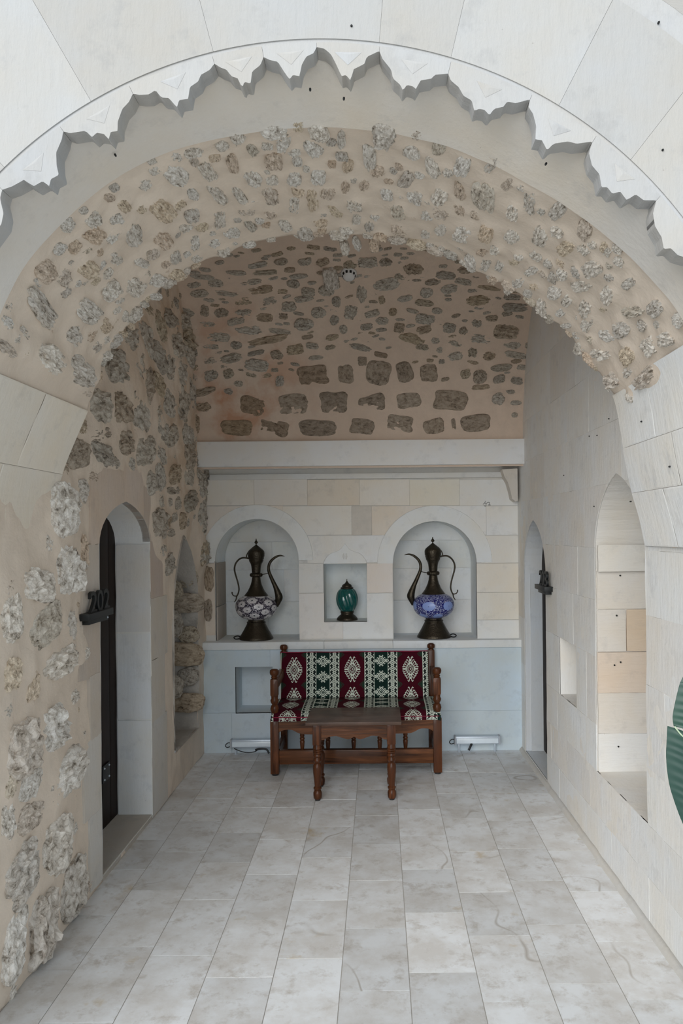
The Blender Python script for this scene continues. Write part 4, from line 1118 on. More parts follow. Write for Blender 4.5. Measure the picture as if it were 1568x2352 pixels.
# lower wall with its square recess
lx0, lz1 = PW(540, 1532, YB); lx1, lz0 = PW(627, 1638, YB)
LH = [(lx0, lz0), (lx1, lz0), (lx1, lz1), (lx0, lz1)]
outer = [(XL - 0.1, -0.02), (XR + 0.1, -0.02), (XR + 0.1, LEDGE - 0.056), (XL - 0.1, LEDGE - 0.056)]
vo, fo = region([outer, LH], lambda c: pip(outer, c) & ~pip(LH, c))
V, Fs = plate_arr(vo, fo, lambda a, b, d: (a, YB + 0.006 - d, b), 0.02)
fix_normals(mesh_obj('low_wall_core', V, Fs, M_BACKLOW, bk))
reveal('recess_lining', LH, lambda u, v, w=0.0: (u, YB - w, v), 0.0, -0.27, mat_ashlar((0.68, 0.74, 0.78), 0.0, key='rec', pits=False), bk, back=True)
xs1 = [XL - 0.05, PW(620, 1500, YB)[0], PW(1000, 1500, YB)[0], XR + 0.05]
zb = [0.0, PW(600, 1637, YB)[1], LEDGE - 0.058]
for r_ in range(2):
    xx = xs1 if r_ else [XL - 0.05, PW(532, 1700, YB)[0], PW(830, 1700, YB)[0], XR + 0.05]
    for a, b in zip(xx[:-1], xx[1:]):
        poly_plate('stone_block', [(a + 0.001, zb[r_] + 0.001), (b - 0.001, zb[r_] + 0.001), (b - 0.001, zb[r_ + 1] - 0.001), (a + 0.001, zb[r_ + 1] - 0.001)],
                   lambda a_, b_, d: (a_, YB + 0.001 - d, b_), 0.006, mat_ashlar(random.choice(((0.585, 0.69, 0.775), (0.605, 0.70, 0.78), (0.595, 0.69, 0.765))), 0.01, key='lw', bs=0.7, pits=False), bk, holes=[LH])  # low wall blocks carry the same skylight blue in their colour
# ledge
led = thing('trim_1', 'pale stone ledge slab running below the niches', None); led['kind'] = 'structure'
lj = [XL - 0.05, PW(744, 1480, YB)[0], PW(902, 1480, YB)[0], XR + 0.05]
for a, b in zip(lj[:-1], lj[1:]):
    box('ledge_slab', a + 0.0008, b - 0.0008, YB - 0.008, YU + 0.36, LEDGE - 0.055, LEDGE, mat_ashlar((0.76, 0.80, 0.83), 0.02, key='led', bs=0.6, pits=False), led, 0.003)
# beam
_, bz1 = PW(820, 1011, 5.46); _, bz0 = PW(820, 1069, 5.46)
bm_ = bm_obj('trim_2', add_box(bmesh.new(), XL - 0.05, XR + 0.0, 5.46, 5.80, bz0, bz1, 0.006), mat_ashlar((0.84, 0.845, 0.85), 0.0, key='beam', bs=0.4, pits=False))
tag(bm_, 'smooth white plastered beam across the back wall', kind='structure')

# =================================================================== DOORS
def door(name, label, x, y0, y1, z0, z1, side):
    d = thing(name, label, None, (x, (y0 + y1) / 2, z0)); d['kind'] = 'structure'
    n = 5; w = (y1 - y0) / n
    for k in range(n):
        a, b = sorted((x, x - side * 0.035))
        box('plank', a, b, y0 + k * w + 0.002, y0 + (k + 1) * w - 0.002, z0, z1, M_DARKWOOD, d, 0.004)
    return d
d1 = door('door_1', 'dark brown plank door deep in the left doorway', -1.485, 3.50, 4.40, 0.035, 1.82, 1)
for zc in (1.19, 0.33):
    hb = bmesh.new(); add_box(hb, -1.485, -1.476, 4.08, 4.19, zc - 0.045, zc + 0.045, 0.003)
    hg = bm_obj('hinge_plate', hb, M_BLACK, d1)
    hb = bmesh.new()
    for dy in (-0.035, 0.035):
        for dz in (-0.03, 0.03):
            bmesh.ops.create_icosphere(hb, subdivisions=2, radius=0.006, matrix=Matrix.Translation((-1.475, 4.135 + dy, zc + dz)))
    st = bm_obj('studs', hb, M_ALU, d1)
d2 = door('door_2', 'dark door edge barely seen inside the right doorway', 1.165, 4.80, 5.56, 0.035, 1.75, -1)

# =================================================================== ROOM NUMBER SIGNS
def digits(text, height, width, depth):
    cu = bpy.data.curves.new('t', 'FONT'); cu.body = text; cu.size = 1; cu.extrude = 0.5; cu.space_character = 0.92; cu.offset = 0.012
    o = bpy.data.objects.new('t', cu); C.objects.link(o)
    dg = bpy.context.evaluated_depsgraph_get()
    me = bpy.data.meshes.new_from_object(o.evaluated_get(dg))
    C.objects.unlink(o)
    P = np.array([v.co[:] for v in me.vertices])
    mn, mx = P.min(0), P.max(0)
    P = (P - mn) / (mx - mn) * np.array([width, height, depth])
    return P, [tuple(p.vertices) for p in me.polygons]
def sign(label, text, x, side, ya, yb, zb, dig):
    s = thing('room_number_sign', label, 'sign', (x, (ya + yb) / 2, zb))
    for ch, (y0, y1) in zip(text, dig):
        P, Fs = digits(ch, 0.098, abs(y1 - y0), 0.014)
        V = [(x + side * (0.012 + q[2]), y0 + (q[0] / abs(y1 - y0)) * (y1 - y0), zb + 0.024 + q[1]) for q in P]
        fix_normals(mesh_obj('digit', V, Fs, M_BLACK, s))
    a, b = sorted((x - side * 0.012, x + side * 0.042))
    box('bracket_bar', a, b, ya, yb, zb, zb + 0.030, M_BLACK, s, 0.002)
    a, b = sorted((x - side * 0.012, x + side * 0.030))
    box('lower_block', a, b, ya + 0.03, yb - 0.05, zb - 0.020, zb + 0.002, M_BLACK, s, 0.002)
    return s
sign('black metal room number 202 beside the left doorway', '202', XL + 0.013, 1, 3.30, 3.60, 1.235, ((3.36, 3.438), (3.442, 3.515), (3.52, 3.598)))
sign('black metal room number 203 beside the right doorway', '203', XRf(4.8) - 0.008, -1, 4.66, 4.96, 1.235, ((4.90, 4.828), (4.824, 4.752), (4.748, 4.676)))

# little dark wall plugs left in the masonry
def plug(parent, p, n, r=0.0032):
    q_ = Vector((0, 0, 1)).rotation_difference(Vector(n))
    V, Fs = lathe_arr([(r * 0.9, -0.004), (r, 0.001), (r * 0.6, 0.004)], 8)
    mesh_obj('wall_plug', [tuple(q_ @ Vector(v) + Vector(p)) for v in V], Fs, M_BLACK, parent)
for (x, y) in ((807, 60), (1521, 345), (1512, 52)):
    a, b = PW(x, y, YF); plug(wf, (a, YF - 0.001, b), (0, -1, 0))
for (x, y) in ((1480, 967), (712, 196), (260, 348), (1258, 368), (790, 217), (1545, 1070)):
    h_ = SO.hit(x, y)
    if h_: p_ = SO.pt(h_[0], h_[1], 0.012); _, _, n_ = SO.frame(*h_); plug(wf, p_, n_)
for (x, y) in ((1355, 1002), (1373, 1000), (1296, 1092), (1540, 1181), (1450, 1152), (1400, 962), (1366, 1163)):
    a, b = ray(x, y); t = XRf(4.0) / a; t = XRf(t) / a
    plug(wr, (XRf(t) - 0.004, t, CAMZ + b * t), (-1, 0, 0))
for (x, y) in ((1424, 1322), (1416, 1414), (1411, 1528), (1425, 1521), (1420, 1715)):
    a, b = PW(x, y, 3.785); plug(wr, (a, 3.786, b), (0, -1, 0), 0.0045)

# =================================================================== SMOKE DETECTOR
sd_c = VA.hit(801, 626)
sp = Vector(VA.pt(sd_c[0], sd_c[1], 0.0)); _, _, sn = VA.frame(*sd_c)
sdet = thing('smoke_detector', 'small round white smoke detector on the rubble vault', 'smoke detector', sp)
sdir = (sn * 0.55 + Vector((0, -0.35, -0.8))).normalized()
q = Vector((0, 0, 1)).rotation_difference(sdir)
def orient(V): return [tuple(q @ Vector(v)) for v in V]
V, Fs = lathe_arr([(0.0, -0.02), (0.050, -0.02), (0.052, 0.014), (0.049, 0.020), (0.044, 0.024), (0.038, 0.040), (0.026, 0.048), (0.0, 0.050)], 32, caps=False)
mesh_obj('housing', orient(V), Fs, M_WHITEP, sdet, smooth=True, world=False)
for k in range(10):
    a = 2 * pi * k / 10
    P = []
    for (r, z) in ((0.0445, 0.0245), (0.0388, 0.0400)):
        for da in (-0.17, 0.17): P.append((r * math.cos(a + da) * 1.03, r * math.sin(a + da) * 1.03, z))
    mesh_obj('vent_slot', orient(P + [(x * 0.96, y * 0.96, z) for x, y, z in P]), [(0, 1, 3, 2), (4, 5, 7, 6), (0, 1, 5, 4), (2, 3, 7, 6), (0, 2, 6, 4), (1, 3, 7, 5)], M_RUBBER, sdet, world=False)

# =================================================================== BENCH
BX0, BX1, BY0, BY1 = -0.735, 0.405, 5.09, 5.60
bench = thing('bench', 'dark stained wooden settee with turned armrest posts against back wall', 'bench', ((BX0 + BX1) / 2, (BY0 + BY1) / 2, 0))
def front_post(x):
    bm = bmesh.new()
    add_box(bm, x - 0.028, x + 0.028, BY0, BY0 + 0.056, 0.012, 0.375, 0.004)
    add_box(bm, x - 0.026, x + 0.026, BY0 + 0.002, BY0 + 0.054, 0.525, 0.640, 0.010)
    cx, cy = x, BY0 + 0.028
    prof = [(0.020, 0.37), (0.026, 0.380), (0.026, 0.392), (0.017, 0.402), (0.026, 0.425), (0.029, 0.440), (0.024, 0.460), (0.017, 0.468), (0.026, 0.485), (0.028, 0.497), (0.022, 0.510), (0.024, 0.53)]
    prof2 = [(0.024, 0.63), (0.018, 0.642), (0.023, 0.650), (0.018, 0.658), (0.028, 0.668), (0.031, 0.682), (0.029, 0.696), (0.020, 0.704), (0.0, 0.706)]
    for pr in (prof, prof2):
        V, Fs = lathe_arr(pr, 24, cx, cy)
        vs_ = [bm.verts.new(v) for v in V]
        for f in Fs:
            try: bm.faces.new([vs_[i] for i in f])
            except Exception: pass
    bmesh.ops.remove_doubles(bm, verts=bm.verts, dist=1e-6)
    o = bm_obj('front_post', bm, M_WOODZ, bench)
    V, Fs = lathe_arr([(0.021, 0.0), (0.021, 0.014)], 16, cx, cy)
    mesh_obj('foot_pad', V, Fs, M_RUBBER, bench)
def back_post(x):
    bm = bmesh.new()
    y0 = BY1 - 0.05
    r = add_box(bm, x - 0.024, x + 0.024, y0, BY1, 0.0, 0.750, 0.004)
    for v in bm.verts:
        if v.co.z > 0.4: v.co.y += (v.co.z - 0.4) * 0.06
    V, Fs = lathe_arr([(0.018, 0.745), (0.016, 0.757), (0.026, 0.765), (0.029, 0.778), (0.026, 0.790), (0.016, 0.797), (0.0, 0.799)], 24, x, BY1 - 0.006)
    vs_ = [bm.verts.new(v) for v in V]
    for f in Fs:
        try: bm.faces.new([vs_[i] for i in f])
        except Exception: pass
    bm_obj('back_post', bm, M_WOODZ, bench)
for x in (BX0 + 0.03, BX1 - 0.03): front_post(x)
for x in (BX0 + 0.035, BX1 - 0.035): back_post(x)
for x in (BX0 + 0.03, BX1 - 0.03):
    bm = add_box(bmesh.new(), x - 0.018, x + 0.018, BY0 + 0.05, BY1 - 0.03, 0.560, 0.620, 0.006)
    for v in bm.verts: v.co.z += (v.co.y - BY0) * 0.04
    bm_obj('armrest', bm, M_WOODX, bench)
    box('side_rail', x - 0.014, x + 0.014, BY0 + 0.05, BY1 - 0.03, 0.30, 0.372, M_WOODX, bench)
    box('side_rail', x - 0.014, x + 0.014, BY0 + 0.05, BY1 - 0.03, 0.09, 0.15, M_WOODX, bench)
# scalloped front apron
xa, xb = BX0 + 0.058, BX1 - 0.058
half = [(0.0, 0.285), (0.03, 0.300), (0.06, 0.303), (0.09, 0.300), (0.125, 0.282), (0.16, 0.272), (0.24, 0.270)]
bot = smooth_path(half, 4); L = xb - xa
poly = [(xa + a, b) for a, b in bot] + [(xb - a, b) for a, b in bot[::-1]] + [(xb, 0.366), (xa, 0.366)]
poly_plate('apron', poly, lambda a, b, d: (a, BY0 + 0.014 - d, b), 0.022, M_WOODX, bench)
box('front_stretcher', xa, xb, BY0 + 0.014, BY0 + 0.036, 0.072, 0.165, M_WOODX, bench, 0.004)
box('seat_board', xa - 0.02, xb + 0.02, BY0 + 0.04, BY1 - 0.045, 0.340, 0.358, M_WOODX, bench)
box('back_rail', xa, xb, BY1 - 0.042, BY1 - 0.012, 0.290, 0.350, M_WOODX, bench)
box('top_rail', xa, xb, BY1 - 0.030, BY1 - 0.004, 0.660, 0.735, M_WOODX, bench)
for px in (694, 753, 812, 872, 931):
    x = PW(px, 1710, BY0 + 0.05)[0]
    pr = [(0.011, 0.160), (0.013, 0.175), (0.0155, 0.205), (0.0165, 0.218), (0.012, 0.224), (0.0165, 0.230), (0.0165, 0.238), (0.012, 0.245), (0.0155, 0.252), (0.0145, 0.270), (0.010, 0.300), (0.010, 0.345)]
    lathe('spindle', pr, M_WOODZ, bench, 16, x, BY0 + 0.050)
box('spindle_rail', xa, xb, BY0 + 0.034, BY0 + 0.066, 0.145, 0.163, M_WOODX, bench)

# ---------------------------------------------------------------- kilim pattern
WHITE, BLACK_, RED, GREEN, DGR = (0.60, 0.66, 0.58), (0.010, 0.016, 0.015), (0.050, 0.0022, 0.009), (0.006, 0.022, 0.018), (0.016, 0.040, 0.026)
def seg_dist(x, y, a, b):
    ax, ay = a; bx_, by_ = b; dx, dy = bx_ - ax, by_ - ay
    t = np.clip(((x - ax) * dx + (y - ay) * dy) / (dx * dx + dy * dy), 0, 1)
    return np.maximum(np.abs(x - ax - t * dx), np.abs(y - ay - t * dy)) * 0.55 + 0.5 * np.hypot(x - ax - t * dx, y - ay - t * dy)
def hooks(x, y, segs, th):
    m = np.zeros(x.shape, bool)
    for a, b in segs: m |= seg_dist(x, y, a, b) < th
    return m
def kilim(u, v):
    """u, v in pattern units -> colours (N,3)"""
    col = np.tile(np.array(RED), (len(u), 1))
    uu = np.mod(u - 715, 950)
    def put(m, c): col[m] = c
    # chained borders
    for x0, w in ((0, 165), (378, 157)):
        m = (uu >= x0) & (uu < x0 + w); dx = uu - x0 - w / 2; adx = np.abs(dx)
        put(m, BLACK_)
        tri = np.abs(np.mod(v, 50) - 25) / 25
        put(m & (adx > w / 2 - 9), WHITE)
        put(m & (adx > w / 2 - 9 - 14 * (tri > 0.5)), WHITE)
        dv = np.mod(v - 283 + 50, 100) - 50
        d = adx / 56 + np.abs(dv) / 44
        put(m & (d < 1.12) , WHITE); put(m & (d < 0.80), BLACK_)
        put(m & (adx < 16) & (np.abs(dv) > 26), WHITE)
        dd = np.abs(adx - 15) / 21 + np.abs(dv) / 21
        put(m & (dd < 1.0), WHITE); put(m & (dd < 0.42), BLACK_)
        dv2 = np.mod(v - 333 + 50, 100) - 50
        d2_ = adx / 36 + np.abs(dv2) / 30
        put(m & (d2_ < 1.0), WHITE); put(m & (d2_ < 0.45), BLACK_); put(m & (d2_ < 0.15), WHITE)
    # green panel
    m = (uu >= 165) & (uu < 378); put(m, GREEN)
    dx = np.abs(uu - 271.5); dv = np.abs(np.mod(v - 352 + 125, 250) - 125); p_ = dx + dv
    g = m & (((p_ > 60) & (p_ < 80)) | ((p_ > 28) & (p_ < 45)) | (p_ < 9))
    segs = []
    for k in (12, 38, 64):
        a = (80 - k, k); b = (80 - k + 14, k + 14); segs.append((a, b))
        segs.append((b, (b[0] + 10, b[1] - 10) if k < 40 else (b[0] - 10, b[1] + 10)))
    segs += [((78, 0), (104, 16))]
    g |= m & hooks(dx, dv, segs, 4.8)
    put(g, WHITE)
    # red panel with hooked medallions
    m = (uu >= 535)
    put(m, RED)
    for ce in (535, 950):
        dx = np.abs(uu - ce); dv = np.abs(np.mod(v - 735 + 245, 490) - 245); q_ = dx / 85 + dv / 120
        put(m & (q_ < 0.62), DGR)
        put(m & (q_ > 0.72) & (q_ < 1.0) & (np.mod(dx + dv, 34) < 17), DGR)
    dx = np.abs(uu - 750); dv = np.abs(np.mod(v - 487 + 245, 490) - 245)
    body = (dx / 88 + dv / 150 < 1) & (dx < 76)
    inner = (dx < 60) & (dx / 84 + dv / 112 < 0.92)
    g = body & ~inner
    p_ = dx + dv * 0.92
    g |= inner & (((p_ > 40) & (p_ < 52)) | (p_ < 18) & (p_ > 8))
    g |= inner & (p_ > 62) & (p_ < 70)
    sp_ = (dx < 17) & (dv > 60) & (dv < 160)
    g |= sp_
    for c0 in (72, 116): g &= ~((dx + np.abs(dv - c0) < 13) & (dx + np.abs(dv - c0) > 4))
    segs = [((76, 6), (124, 6)), ((74, 30), (106, 44)), ((106, 44), (120, 30)), ((120, 30), (127, 34)), ((66, 62), (94, 84)), ((94, 84), (112, 66)), ((112, 66), (106, 54)),
            ((48, 92), (70, 122)), ((70, 122), (88, 106)), ((88, 106), (84, 96)), ((28, 118), (50, 152)), ((50, 152), (66, 138)), ((14, 150), (18, 180)), ((18, 180), (30, 200)), ((30, 200), (44, 182))]
    g |= hooks(dx, dv, segs, 5.6)
    put(m & g, WHITE)
    return col
U2M = 0.000437
def cloth(name, prof, x0, x1, u_off, v_off, parent, nx, widen=0.0, cap_cols=True):
    """closed profile loop (y, z, v-units) swept across x; each face takes its colour from the pattern"""
    ny = len(prof)
    xs = np.linspace(x0, x1, nx)
    V = []
    for (y, z_, vv) in prof:
        for i, x in enumerate(xs):
            e = min(i, nx - 1 - i) / (nx * 0.03); rr = 0.0 if e >= 1 else (1 - e) ** 2 * 0.006
            V.append((x, y + 0.0015 * math.sin(x * 17 + z_ * 9), z_ - rr + 0.001 * math.sin(x * 23)))
    Fs, cu, cv = [], [], []
    us = (xs - x0) / U2M + u_off
    for j in range(ny - 1):
        for i in range(nx - 1):
            Fs.append((j * nx + i, j * nx + i + 1, (j + 1) * nx + i + 1, (j + 1) * nx + i))
            cu.append((us[i] + us[i + 1]) / 2); cv.append((prof[j][2] + prof[j + 1][2]) / 2)
    Fs.append(tuple(j * nx for j in range(ny))[::-1]); Fs.append(tuple(j * nx + nx - 1 for j in range(ny)))
    cu += [600, 600]; cv += [300, 300]
    o = mesh_obj(name, V, Fs, M_FABRIC, parent, smooth=True)
    cols = kilim(np.array(cu), np.array(cv))
    me = o.data
    at = me.color_attributes.new('Col', 'FLOAT_COLOR', 'CORNER')
    cnt = np.array([len(f) for f in Fs])
    cc = np.repeat(cols, cnt, axis=0)
    cc = np.concatenate([cc, np.ones((len(cc), 1))], 1)
    at.data.foreach_set('color', cc.ravel())
    return o
def densify(pts, step, v0, sgn=1):
    out = []; v = v0
    for (a, b) in zip(pts[:-1], pts[1:]):
        d = math.hypot(b[0] - a[0], b[1] - a[1]); n = max(1, int(d / step))
        for i in range(n):
            t = i / n; out.append((a[0] + (b[0] - a[0]) * t, a[1] + (b[1] - a[1]) * t, v + sgn * d * t / U2M))
        v += sgn * d / U2M
    out.append((*pts[-1], v))
    return out
# back cushion: from the seat crease up over the rail
x0c, x1c = PW(644, 1550, 5.50)[0], PW(983, 1550, 5.50)[0]
back_front = [(5.470, 0.436), (5.476, 0.47), (5.520, 0.735), (5.527, 0.747), (5.545, 0.752), (5.560, 0.747)]
bp = densify(back_front, 0.0028, 935, -1)
back_loop = bp + [(5.560, 0.742, 150.0), (5.535, 0.60, 100.0), (5.515, 0.436, 60.0)]
bt = thing('back_cushion', 'kilim patterned back cover in dark red, green and white on bench', 'cushion', ((x0c + x1c) / 2, 5.5, 0.42))
cloth('woven_cover', back_loop, x0c, x1c, 290, 0, bt, 400)
tube('piping', [(x, 5.528, 0.7515 + 0.001 * math.sin(x * 23)) for x in np.linspace(x0c, x1c, 40)], 0.0035, M_PIPING, bt, 8)
# seat cushion
x0s, x1s = BX0 + 0.010, BX1 - 0.010
seat_top = [(5.515, 0.428), (5.47, 0.432), (5.30, 0.432), (5.16, 0.426), (5.112, 0.418), (5.090, 0.408), (5.078, 0.394), (5.074, 0.380), (5.076, 0.366)]
stp = densify(smooth_path(seat_top, 4), 0.0034, 905, 1)
seat_loop = stp + [(5.10, 0.360, stp[-1][2] + 30), (5.515, 0.360, stp[-1][2] + 60)]
stt = thing('seat_cushion', 'kilim patterned seat cover in brighter red with white medallions on bench', 'cushion', ((x0s + x1s) / 2, 5.3, 0.36))
cloth('woven_cover', seat_loop, x0s, x1s, 265, 0, stt, 420)
tube('piping', [(x, 5.072, 0.392) for x in np.linspace(x0s + 0.01, x1s - 0.01, 40)], 0.003, M_PIPING, stt, 8)

# =================================================================== SIDE TABLE
TX0, TX1, TY0, TY1 = -0.448, 0.122, 4.56, 4.95
tbl = thing('coffee_table', 'small dark wooden table with four turned legs before the bench', 'table', ((TX0 + TX1) / 2, (TY0 + TY1) / 2, 0))
box('tabletop', TX0, TX1, TY0, TY1, 0.462, 0.482, M_TOP, tbl, 0.004)
lx = (-0.384, 0.062); ly = (4.625, 4.880)
def table_leg(x, y):
    bm = add_box(bmesh.new(), x - 0.026, x + 0.026, y - 0.026, y + 0.026, 0.335, 0.462, 0.004)
    pr = [(0.018, 0.008), (0.024, 0.014), (0.026, 0.030), (0.026, 0.046), (0.021, 0.058), (0.018, 0.062), (0.024, 0.068), (0.025, 0.076), (0.018, 0.084), (0.019, 0.10), (0.022, 0.13), (0.026, 0.165), (0.027, 0.195), (0.025, 0.212),
          (0.017, 0.224), (0.021, 0.232), (0.026, 0.240), (0.022, 0.250), (0.018, 0.258), (0.024, 0.264), (0.024, 0.274), (0.020, 0.280), (0.026, 0.285), (0.026, 0.291), (0.022, 0.294), (0.026, 0.298), (0.026, 0.304), (0.022, 0.307), (0.026, 0.311), (0.025, 0.318), (0.022, 0.34)]
    V, Fs = lathe_arr(pr, 24, x, y)
    vs_ = [bm.verts.new(v) for v in V]
    for f in Fs: bm.faces.new([vs_[i] for i in f])
    bm_obj('leg', bm, M_WOODZ, tbl)
    V, Fs = lathe_arr([(0.016, 0.0), (0.016, 0.010)], 16, x, y); mesh_obj('foot_pad', V, Fs, M_RUBBER, tbl)
for x in lx:
    for y in ly: table_leg(x, y)
ax, bx2 = lx[0] + 0.026, lx[1] - 0.026; W_ = bx2 - ax
half = [(0, 0.365), (0.02, 0.367), (0.045, 0.383), (0.09, 0.388), (0.13, 0.376), (0.165, 0.368), (W_ / 2, 0.384)]
bot = smooth_path(half, 5)
poly = [(ax + a, b) for a, b in bot] + [(bx2 - a, b) for a, b in bot[::-1][1:]] + [(bx2, 0.460), (ax, 0.460)]
for yy in (ly[0] - 0.018, ly[1] + 0.004):
    poly_plate('apron', poly, lambda a, b, d, yy=yy: (a, yy - d, b), 0.016, M_WOODX, tbl)
for zz in (0.398, 0.420, 0.445):
    box('apron_bead', ax + 0.004, bx2 - 0.004, ly[0] - 0.021, ly[0] - 0.016, zz, zz + 0.004, M_WOODX, tbl, 0.001)
for x in lx: box('side_apron', x - 0.009, x + 0.009, ly[0] + 0.026, ly[1] - 0.026, 0.385, 0.460, M_WOODX, tbl)

# =================================================================== EWER LAMPS
def ewer(label, px, py_base, mir, tone, tilt):
    Yc = 5.80
    cx, _ = PW(px, py_base, Yc)
    e = thing('ewer_lamp', label, 'lamp', (cx, Yc, LEDGE), None)
    K = 1 / 2765.0
    sc = 1.0
    def H(y): return (2262 - y) * K
    def lp(name, pts, mat, n=48):
        return lathe(name, [(r * K, H(y)) for r, y in pts], mat, e, n, world=False)
    lp('foot', [(330, 2262), (352, 2245), (352, 2225), (330, 2190), (290, 2120), (255, 2060), (225, 2000), (198, 1950), (188, 1925), (196, 1915), (196, 1900), (172, 1885), (168, 1870), (175, 1850), (165, 1835), (150, 1800)], M_BRONZE)
    body = smooth_path([(150, 1880), (170, 1852), (300, 1800), (390, 1710), (428, 1600), (420, 1510), (380, 1440), (320, 1390), (240, 1352), (180, 1335)], 8)
    n = 260
    V, Fs = lathe_arr([(r * K, H(y)) for r, y in body], n, caps=False)
    bo = mesh_obj('mosaic_body', V, Fs, M_MOSAIC, e, smooth=True, world=False)
    V = np.array(V); F_ = np.array(Fs); cen = V[F_].mean(1)
    zc = H(1600); d = cen - np.array([0, 0, zc]); d[:, 2] *= 1.6; d /= np.linalg.norm(d, axis=1)[:, None]
    rr = np.random.default_rng(3)
    if tone == 'white':
        field, bead, ring1, ring2, core = (0.018, 0.012, 0.035), (0.62, 0.60, 0.66), (0.74, 0.72, 0.74), (0.50, 0.49, 0.52), (0.02, 0.03, 0.05)
        rows = []
    else:
        field, bead, ring1, ring2, core = (0.006, 0.010, 0.16), (0.55, 0.60, 0.78), (0.26, 0.36, 0.72), (0.22, 0.32, 0.68), (0.01, 0.02, 0.10)
        rows = [(0.08, 6, -1.88, 0.33), (-0.78, 6, -1.36, 0.24)]
    # speckle of seed beads, fine enough to read as grains
    nf = len(cen); col = np.tile(np.array(field), (nf, 1))
    az = np.arctan2(d[:, 1], d[:, 0]); el = np.arcsin(np.clip(d[:, 2], -1, 1))
    spk = np.array([noise.noise(Vector((c[0] * 230, c[1] * 230, c[2] * 230))) for c in cen])
    col[np.abs(spk) < 0.095] = bead
    spots = [(e0, off + 2 * pi * k / cnt, rad) for (e0, cnt, off, rad) in rows for k in range(cnt)]
    if tone == 'white':
        for k in range(38):
            z_ = 1 - 2 * (k + 0.5) / 38; spots.append((math.asin(z_), k * 2.39996 + 0.4, 0.235))
    if True:
        for (e0, a, rad) in spots:
            c0 = np.array([math.cos(a) * math.cos(e0), math.sin(a) * math.cos(e0), math.sin(e0)])
            ang = np.arccos(np.clip(d @ c0, -1, 1))
            th = np.arctan2(d[:, 2] - c0[2], (d[:, 0] * -math.sin(a) + d[:, 1] * math.cos(a)))
            rim_ = rad * (0.94 + 0.06 * np.cos(th * 18)) if tone == 'white' else rad * np.ones(nf)
            col[ang < rim_] = ring1
            if tone == 'white':
                col[(ang < rim_ * 0.78) & (ang > rim_ * 0.68)] = ring2
                col[(ang < rim_ * 0.50) & (ang > rim_ * 0.40)] = ring2
            col[ang < (0.045 if tone == 'white' else 0.022)] = core
    at = bo.data.color_attributes.new('Col', 'FLOAT_COLOR', 'CORNER')
    cc = np.repeat(col, 4, axis=0); cc = np.concatenate([cc, np.ones((len(cc), 1))], 1); at.data.foreach_set('color', cc.ravel())
    lp('neck', [(250, 1362), (242, 1345), (215, 1310), (175, 1255), (148, 1200), (118, 1130), (98, 1060), (88, 985), (84, 965)], M_BRONZE)
    V, Fs = [], []
    nk = 20
    ring = []
    for j in range(9):
        a = -pi / 2 + pi * j / 8
        ring.append((88 * K + 42 * K * math.cos(a), H(922) + 44 * K * math.sin(a)))
    V, Fs = lathe_arr(ring, 80)
    V = [(x * (1 + 0.035 * math.cos(20 * math.atan2(y, x))), y * (1 + 0.035 * math.cos(20 * math.atan2(y, x))), z_) for x, y, z_ in V]
    mesh_obj('collar', V, Fs, M_BRONZE, e, smooth=True, world=False)
    lp('upper_neck', [(84, 885), (90, 860), (94, 800), (102, 740), (115, 690), (135, 655), (150, 625), (148, 600), (160, 585), (162, 545)], M_BRONZE)
    lp('lid', [(166, 545), (172, 530), (172, 500), (174, 470), (168, 435), (150, 405), (115, 375), (78, 345), (45, 318), (20, 300), (10, 288), (12, 278), (36, 252), (36, 240), (26, 222), (12, 200), (9, 182), (11, 172), (0, 162)], M_BRONZE)
    def tp(pts):
        out = smooth_path([(mir * (x - 640), y, r) for x, y, r in pts], 6)
        return [(x * K, 0, H(y)) for x, y, r in out], [r * K for x, y, r in out]
    pth, rad = tp([(1090, 1592, 6), (1085, 1540, 40), (1095, 1470, 64), (1112, 1390, 80), (1090, 1300, 68), (1045, 1180, 50), (995, 1070, 42), (950, 970, 38), (908, 860, 33), (898, 770, 31), (915, 690, 30), (960, 620, 28), (1030, 560, 25), (1100, 528, 20), (1160, 520, 16), (1232, 536, 5)])
    tube('spout', pth, rad, M_BRONZE, e, 14, world=False)
    pth, rad = tp([(490, 578, 20), (430, 566, 18), (350, 566, 18), (280, 600, 18), (215, 680, 18), (188, 780, 18), (200, 880, 17), (235, 1000, 16), (265, 1110, 16), (280, 1220, 16), (262, 1310, 15), (232, 1370, 14), (220, 1430, 12), (185, 1490, 8)])
    tube('handle', pth, rad, M_BRONZE, e, 8, world=False)
    pth, rad = tp([(240, 1355, 12), (205, 1362, 12), (165, 1350, 11), (142, 1320, 11), (136, 1290, 14), (142, 1275, 10)])
    tube('handle_curl', pth, rad, M_BRONZE, e, 8, world=False)
    tube('spout_brace', [(mir * 110 * K, 0, H(915)), (mir * 255 * K, 0, H(888))], 8 * K, M_BRONZE, e, 8, world=False)
    pth, rad = tp([(445, 565, 12), (440, 520, 12), (470, 450, 10), (505, 415, 9), (515, 395, 7)])
    tube('lid_hinge', pth, rad, M_BRONZE, e, 8, world=False)
    pth = smooth_path([(-mir * 270 * K, 0.05, 0.02), (-mir * 350 * K, 0.0, 0.006), (-mir * 420 * K, -0.03, 0.006), (-mir * 455 * K, -0.02, 0.018), (-mir * 400 * K, 0.02, 0.022), (-mir * 330 * K, 0.06, 0.008)], 6)
    tube('cord', pth, 0.004, M_CORD, e, 8, world=False)
    e.rotation_euler = (0, tilt, 0)
    return e
ewer('tall bronze ewer lamp with white rosette mosaic body in left niche', 588.5, 1468, 1, 'white', 0.008)
ewer('tall bronze ewer lamp with blue disc mosaic body in right niche', 996.5, 1466, -1, 'blue', -0.004)

